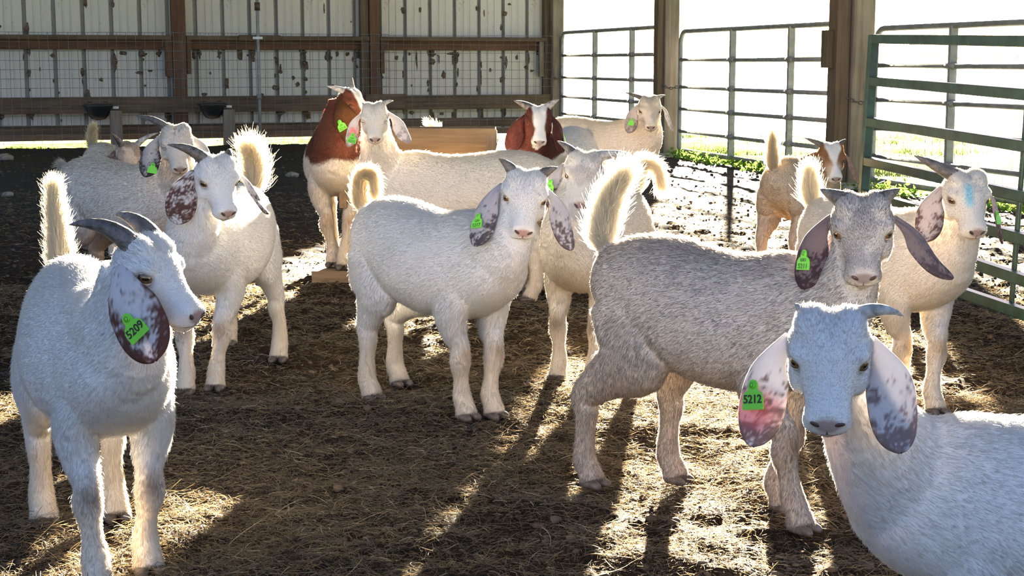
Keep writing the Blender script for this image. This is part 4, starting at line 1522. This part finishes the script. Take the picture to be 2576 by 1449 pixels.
# 8 farthest left, head lowered
G('cream goat with lowered head and up-curved horns at the far left by the wall',
  stand(-2.10, 8.15, -58, 1.0), 1.0, (324, 402, 7.62, 35, 66, 0),
  [(-0.02, 0, 0.05), (-0.015, 0.0, 0.10), (0.01, 0.0, 0.13)],
  [(-1, 0.10, 0.016, (-0.6, 0.35, 0.5), (-0.2, 0.75, 0.8), False), (1, 0.11, 0.016, (-0.6, 0.45, 0.5), (-0.1, 0.9, 0.5), True)],
  [(-1, 0.13, 0.035, 0.2, 0.0, 40, (0, 0), ((0.40, 0.34, 0.30), (0.12, 0.07, 0.05), 0.8, 'all')), (1, 0.13, 0.035, 0.3, 0.0, 40, (0, 0), ((0.40, 0.34, 0.30), (0.12, 0.07, 0.05), 0.8, 'all'))],
  dict(base=(0.62, 0.53, 0.42), roan=(0.15, (0.30, 0.22, 0.16)), tail=(0.74, 0.64, 0.44), facegrey=(0.25, 0.17, 0.12)), fur=55080, voxel=0.008, seed=18, hair_r=0.00057, eye_open=0.2)
# 9 brown neck, tag 5216
G('white goat with a red-brown head and neck in profile, ear tagged 5216',
  [g2(866, 675, 0.065), g2(838, 669, 0.065), (-0.75, 7.62), (-0.89, 7.62)], 1.20, (896, 266, 6.93, 70, 32, 0),
  [(-0.04, 0, 0.0), (-0.06, 0, -0.05), (-0.06, 0, -0.10)],
  [(-1, 0.085, 0.013, (-0.9, 0.25, -0.1), (-0.95, 0.15, -0.3), True), (1, 0.055, 0.012, (-0.8, 0.1, 0.6), (-0.5, 0.1, 0.9), False)],
  [(-1, 0.165, 0.046, 0.05, 0.30, 72, (0.0, 0.0), ((0.105, 0.042, 0.014), (0.085, 0.030, 0.010), 0.5, 'all')), (1, 0.16, 0.045, 0.15, 0.2, 70, (0, 0), ((0.105, 0.042, 0.014), (0.085, 0.030, 0.010), 0.5, 'all'))],
  dict(base=CREAM, headc=BROWN, cut=0.34, cutz=0.40, blaze=(0.030, 0.018), eyerim=(0.10, 0.05, 0.03), knee=(0.35, 0.22, 0.12)), fur=82620, voxel=0.008, seed=19, hair_r=0.00052, zlift=0.065,
  tagspec=(-1, 0.55, 0.35, 0.042, '5216', 'LSU', 4), eye_open=0.1, hs=0.80)
# 10 cream, tag 5215
G('cream goat standing before the trough with closed eyes, ear tagged 5215',
  [(-0.43, 6.43), (-0.42, 6.62), g2(1340, 757), (0.10, 6.70)], 1.10, (942, 302, 6.33, 4, 40, 4),
  [(-0.05, 0, 0.005), (-0.11, 0.0, -0.005), (-0.17, 0.0, 0.01)],
  [(1, 0.045, 0.011, (-0.5, 0.6, 0.4), (-0.2, 0.95, -0.2), True), (-1, 0.02, 0.010, (-0.6, 0.5, 0.4), (-0.5, 0.6, 0.3), True)],
  [(-1, 0.125, 0.025, 0.10, 0.02, 25, (0.08, 0.0), ((0.52, 0.47, 0.45), (0.30, 0.24, 0.23), 0.7, 'tip')), (1, 0.125, 0.027, 0.28, 0.02, 25, (0.16, 0.0), ((0.52, 0.48, 0.47), (0.28, 0.24, 0.24), 0.7, 'tip'))],
  dict(base=CREAM, tail=(0.78, 0.70, 0.55), nose=(0.28, 0.17, 0.14), tailhair=0.05, earpaint=(-1, 0.55, -0.2, (0.20, 0.8), (0.65, 0.12, 0.12))), fur=96390, voxel=0.007, seed=20, hair_r=0.00048,
  tagspec=(-1, 0.74, -0.4, 0.036, '5215', 'LSU', -6), eye_open=0.05, torso_pitch=2.0, hs=0.76)
# 11 brown head, white blaze
G('goat with a dark red-brown head and white blaze facing the camera',
  [g2(1381, 690, 0.075), g2(1352, 652, 0.075), (0.40, 7.50), (0.24, 7.56)], 1.08, (1355, 309, 6.80, 2, 42, 0),
  [(-0.04, 0, 0.0), (-0.06, 0, -0.05), (-0.06, 0, -0.10)],
  [(-1, 0.068, 0.018, (-0.5, 0.6, 0.3), (-0.35, 0.9, 0.05), False), (1, 0.060, 0.017, (-0.5, 0.5, 0.5), (-0.35, 0.9, 0.3), True)],
  [(-1, 0.155, 0.040, 0.24, 0.0, 28, (0.0, 0.0), ((0.085, 0.022, 0.016), (0.055, 0.016, 0.012), 0.5, 'all')), (1, 0.155, 0.036, 0.12, 0.0, 50, (0.0, 0.0), ((0.085, 0.024, 0.020), (0.06, 0.020, 0.016), 0.5, 'all'))],
  dict(base=WHITE, headc=(0.085, 0.022, 0.014), cut=0.20, blaze=(0.030, 0.018), blazeoff=0.004, eyerim=(0.06, 0.025, 0.02), nose=(0.20, 0.15, 0.14)), fur=78030, voxel=0.007, seed=21, hair_r=0.00048, zlift=0.073,
  tagspec=(1, 0.62, 0.6, 0.034, None, None, 0), eye_open=0.1, hs=0.82)
# 12 far goat by the gate
G('cream goat standing farthest back before the galvanised gates',
  stand(0.52, 9.62, -32, 1.15), 1.15, (1635, 279, 9.30, 2, 42, 0),
  [(-0.04, 0, 0.0), (-0.06, 0, -0.05), (-0.06, 0, -0.10)],
  [(-1, 0.090, 0.013, (-0.6, 0.75, 0.1), (-0.5, 0.85, -0.1), False), (1, 0.05, 0.012, (-0.6, 0.6, 0.2), (-0.5, 0.8, -0.3), True)],
  [(-1, 0.150, 0.038, 0.14, 0.0, 32, (0.0, 0.0), ((0.50, 0.44, 0.40), (0.24, 0.19, 0.17), 0.8, 'tip')), (1, 0.145, 0.030, 0.25, 0.0, 65, (0.1, 0.0), ((0.60, 0.55, 0.50), (0.34, 0.28, 0.26), 0.7, 'tip'))],
  dict(base=(0.72, 0.63, 0.51), facegrey=(0.40, 0.35, 0.30), nose=(0.20, 0.14, 0.12)), fur=59670, voxel=0.009, seed=22, hair_r=0.00063,
  tagspec=(-1, 0.62, -0.2, 0.036, None, None, 0), eye_open=0.6)
# 13 tan goat looking back
G('tan goat with a brown face looking back over its shoulder beside the green gate',
  stand(1.33, 7.16, 58, 1.0), 1.0, (2094, 402, 6.98, 6, 40, 2),
  [(-0.02, 0, 0.06), (-0.025, 0.0, 0.11), (-0.03, 0.0, 0.16)],
  [(-1, 0.080, 0.014, (-0.6, 0.75, 0.25), (-0.5, 0.9, 0.1), False), (1, 0.04, 0.012, (-0.6, 0.5, 0.4), (-0.5, 0.7, 0.2), False)],
  [(-1, 0.090, 0.040, 0.55, 0.0, 35, (0.0, 0.0), ((0.26, 0.14, 0.07), (0.17, 0.085, 0.045), 0.6, 'all')), (1, 0.150, 0.026, 0.28, 0.0, 55, (0.16, 0.0), ((0.34, 0.25, 0.20), (0.22, 0.15, 0.12), 0.6, 'all'))],
  dict(base=(0.52, 0.42, 0.31), headc=(0.23, 0.115, 0.050), cut=0.10, blaze=(0.030, 0.006), tail=(0.80, 0.70, 0.52), belly=(0.60, 0.45, 0.32), legs=(0.60, 0.46, 0.33), nose=(0.20, 0.14, 0.13), tailhair=0.045), fur=82620, voxel=0.007, seed=23, hair_r=0.00048, eye_open=0.8)
# 14 right, blue chalk
G('cream goat with a blue chalk streak on its forehead, beside the green gate',
  [g2(2345, 1037), g2(2272, 1012), (1.075, 4.92), (0.935, 4.86)], 1.03, (2437, 501, 4.20, 8, 40, 0),
  [(-0.02, 0, 0.04), (-0.03, 0.0, 0.075), (-0.035, 0.0, 0.105)],
  [(-1, 0.098, 0.019, (-0.55, 0.75, 0.25), (-0.45, 0.85, 0.25), False), (1, 0.018, 0.013, (-0.9, 0.1, 0.1), (-0.9, 0.2, -0.2), False)],
  [(-1, 0.148, 0.037, 0.16, 0.05, 35, (0.0, 0.0), ((0.42, 0.36, 0.34), (0.11, 0.060, 0.050), 0.75, 'edge')), (1, 0.155, 0.026, 0.12, 0.05, 62, (0.10, 0.0), ((0.36, 0.29, 0.28), (0.11, 0.06, 0.055), 0.9, 'tip'))],
  dict(base=CREAM, knee=(0.42, 0.30, 0.17), tail=(0.82, 0.74, 0.58), nose=(0.20, 0.12, 0.11), mark=(0.08, 0.42, 0.55), tailhair=0.055), fur=114750, voxel=0.006, seed=24, hair_r=0.00036,
  tagspec=(1, 0.55, -0.7, 0.032, None, None, 0), eye_open=0.8)
# 15 only its tail shows behind the trough
G('goat behind the trough showing only its fluffy white tail',
  stand(-0.425, 8.45, 95, 1.0), 1.0, (1085, 440, 8.95, 180, 60, 0),
  [(-0.01, 0, 0.06), (0.0, 0.0, 0.12), (0.02, 0.03, 0.15)],
  [], [(-1, 0.14, 0.034, 0.2, 0.0, 40, (0, 0), (EW, EW, 0.5, 'all')), (1, 0.14, 0.034, 0.2, 0.0, 40, (0, 0), (EW, EW, 0.5, 'all'))],
  dict(base=CREAM, tail=(0.82, 0.74, 0.58), tailhair=0.055), fur=32130, voxel=0.009, seed=25, hair_r=0.00063)
WALL_LATE()
for a, k in GOATS:
    make_goat(*a, **k)

# ------------------------------------------------------------------ loose straw, clods, grass
def straw():
    rg = np.random.default_rng(99)
    def scatter(n, y0, y1, xs0, xs1, pw):
        y = y0 + (y1 - y0) * rg.random(n) ** pw
        x = (xs0 + (xs1 - xs0) * rg.random(n)) * (0.6 + 0.42 * y)
        return x, y
    X, Y = [], []
    for (n, y0, y1) in ((150000, 2.7, 4.6), (100000, 4.4, 7.0), (30000, 6.8, 12.0)):
        x, y = scatter(n, y0, y1, -0.85, 0.85, 1.0)
        X.append(x)
        Y.append(y)
    x, y = np.concatenate(X), np.concatenate(Y)
    # patchy cover
    dens = fbm(np.column_stack([x, y, 0 * x]), 1.6, 77, 3)
    k = rg.random(len(x)) < sstep(0.30, 0.58, dens) * 0.65 + 0.35
    x, y = x[k], y[k]
    rel = np.column_stack([x - P1.x, y - P1.y])
    k = rel @ np.array([GOUT.x, GOUT.y]) < -0.05
    x, y = x[k], y[k]
    n = len(x)
    z = ground_h(np.column_stack([x, y]))
    a = rg.uniform(0, 2 * math.pi, n)
    L_ = rg.gamma(3.0, 0.008, n) + 0.010
    pitch = np.abs(rg.normal(0, 0.28, n))
    bend = rg.normal(0, 1.0, n)
    bz = np.abs(rg.normal(0, 0.35, n))
    p = np.column_stack([x, y, z + 0.001 + rg.exponential(0.004, n)])
    pts = [p]
    for j in range(1, 5):
        aa = a + bend * (j / 4)
        pp = pitch - bz * j / 2.2
        p = p + np.column_stack([np.cos(aa) * np.cos(pp), np.sin(aa) * np.cos(pp), np.sin(pp)]) * (L_ / 4)[:, None]
        gz = ground_h(p[:, :2]) if j in (4,) else None
        p[:, 2] = np.maximum(p[:, 2], z - 0.004 if gz is None else gz)
        pts.append(p)
    pts = np.stack(pts, 1)
    w = rg.uniform(0.00028, 0.0006, n) * np.clip(y / 3.5, 1.0, 2.2)
    rad = np.stack([w, w, w, w, w * 0.5], 1)
    c0, c1 = np.array([0.215, 0.145, 0.066]), np.array([0.030, 0.022, 0.015])
    q = rg.random(n)[:, None]
    col = c0 * q + c1 * (1 - q)
    col[rg.random(n) < 0.05] = (0.42, 0.33, 0.20)
    o = hair_object('straw_litter', pts, rad, col, M_straw)
    tag(o, 'loose chopped straw and hay strewn over the pen floor', 'straw', kind='stuff')
straw()

def clods():
    rg = np.random.default_rng(5)
    V, F, off = [], [], 0
    bm = bmesh.new()
    bmesh.ops.create_icosphere(bm, subdivisions=1, radius=1)
    bv = np.array([v.co[:] for v in bm.verts])
    bf = np.array([[v.index for v in f.verts] for f in bm.faces])
    bm.free()
    n = 9000
    y = np.concatenate([rg.uniform(2.7, 7, n // 3), rg.uniform(6.5, 19, n - n // 3)])
    x = rg.uniform(-0.42, 0.42, n) * y
    rel = np.column_stack([x - P1.x, y - P1.y])
    k = (rel @ np.array([GOUT.x, GOUT.y]) < -0.3) & (rel @ np.array([WIN.x, WIN.y]) > 0.4)
    x, y = x[k], y[k]
    n = len(x)
    z = ground_h(np.column_stack([x, y]))
    r = rg.gamma(2.0, 0.0020, n) + 0.003
    r = np.minimum(r, 0.014) * np.where(y > 7, 1.1, 1.0)
    P = bv[None] * (r[:, None, None] * rg.uniform(0.65, 1.25, (n, len(bv), 1))) * np.array([1.2, 1.2, 0.75])
    P = P + np.column_stack([x, y, z + r * 0.3])[:, None]
    Fi = (bf[None] + (np.arange(n) * len(bv))[:, None, None]).reshape(-1, 3)
    P = P.reshape(-1, 3)
    me = bpy.data.meshes.new('clods')
    me.vertices.add(len(P))
    me.vertices.foreach_set('co', P.astype(np.float32).ravel())
    me.loops.add(Fi.size)
    me.loops.foreach_set('vertex_index', Fi.astype(np.int32).ravel())
    me.polygons.add(len(Fi))
    me.polygons.foreach_set('loop_start', np.arange(0, Fi.size, 3, dtype=np.int32))
    me.update(calc_edges=True)
    o = link('dirt_crumbs', me, simple('clod_dirt', (0.085, 0.062, 0.045), 0.95, spec=0.03, var=0.4, vscale=3))
    tag(o, 'small crumbs of dirt and dung scattered over the floor', 'dirt crumbs', kind='stuff')
clods()

def grass():
    rg = np.random.default_rng(15)
    n = 70000
    # along the outside of the gates and wall, thinning with distance
    t = rg.uniform(-1.0, 13.0, n)
    d = 0.12 + rg.exponential(2.2, n)
    p = np.array([P1.x, P1.y]) + np.outer(t, [GDIR.x, GDIR.y]) + np.outer(d, [GOUT.x, GOUT.y])
    n2 = 16000
    t2 = rg.uniform(0.2, 8.5, n2)
    d2 = rg.exponential(0.8, n2) + 0.15
    q = np.array([P1.x, P1.y]) + np.outer(t2, [WDIR.x, WDIR.y]) - np.outer(d2, [WIN.x, WIN.y])
    p = np.vstack([p, q])
    z = fbm(np.column_stack([p, p[:, :1] * 0]), 1.2, 44, 3)
    k = rg.random(len(p)) < sstep(0.38, 0.6, z) + 0.15
    p, z = p[k], z[k]
    n = len(p)
    h = rg.uniform(0.02, 0.07, n) * (0.6 + 1.2 * sstep(0.5, 0.7, z))
    a = rg.uniform(0, 6.283, n)
    ln = rg.uniform(0.1, 0.7, n)
    b = np.column_stack([p, np.full(n, -0.07)])
    dirv = np.column_stack([np.cos(a), np.sin(a), np.zeros(n)])
    up = np.array([0, 0, 1.0])
    pts = np.stack([b, b + up * (h * 0.6)[:, None] + dirv * (h * ln * 0.3)[:, None], b + up * h[:, None] + dirv * (h * ln)[:, None]], 1)
    w = rg.uniform(0.003, 0.006, n)
    rad = np.stack([w, w * 0.8, w * 0.15], 1)
    q = rg.random(n)[:, None]
    col = np.array([0.16, 0.27, 0.04]) * q + np.array([0.30, 0.33, 0.10]) * (1 - q)
    o = hair_object('grass', pts, rad, col, M_grass)
    tag(o, 'short grass growing outside the gates and the wall', 'grass', kind='stuff')
    # weeds under the gates
    V, F = [], []
    C_ = []
    cl = [(rg.choice([rg.uniform(4.4, 8.0), rg.uniform(8.7, 12.5), rg.uniform(3.3, 4.1)], p=[0.55, 0.35, 0.10]), rg.normal(0.08, 0.10), rg.uniform(0.05, 0.22)) for _ in range(60)]
    for k in range(950):
        t, d, sp_ = cl[rg.integers(0, len(cl))]
        t, d = t + rg.normal(0, sp_), d + rg.normal(0, 0.05)
        c = np.array([P1.x, P1.y, 0]) + np.array(GDIR) * t + np.array(GOUT) * d
        c[2] = -0.02
        hh = rg.uniform(0.02, 0.10)
        for j in range(rg.integers(3, 7)):
            a = rg.uniform(0, 6.283)
            e = rg.uniform(0.2, 1.2)
            L_, w = rg.uniform(0.03, 0.06), rg.uniform(0.012, 0.022)
            dv = np.array([math.cos(a) * math.cos(e), math.sin(a) * math.cos(e), math.sin(e)])
            sv_ = np.array([-math.sin(a), math.cos(a), 0])
            b = c + np.array([rg.normal(0, 0.02), rg.normal(0, 0.02), hh * rg.random()])
            o_ = len(V)
            V += [b, b + dv * L_ * 0.5 + sv_ * w, b + dv * L_, b + dv * L_ * 0.5 - sv_ * w]
            F.append((o_, o_ + 1, o_ + 2, o_ + 3))
            g = rg.random()
            C_ += [np.array([0.10, 0.22, 0.03]) * (1 - g) + np.array([0.26, 0.36, 0.06]) * g] * 4
    me = mesh_from(V, F)
    set_col(me, np.array(C_))
    o = link('weeds', me, M_grass)
    tag(o, 'low green weeds growing along the foot of the gates', 'weeds', kind='stuff')
grass()
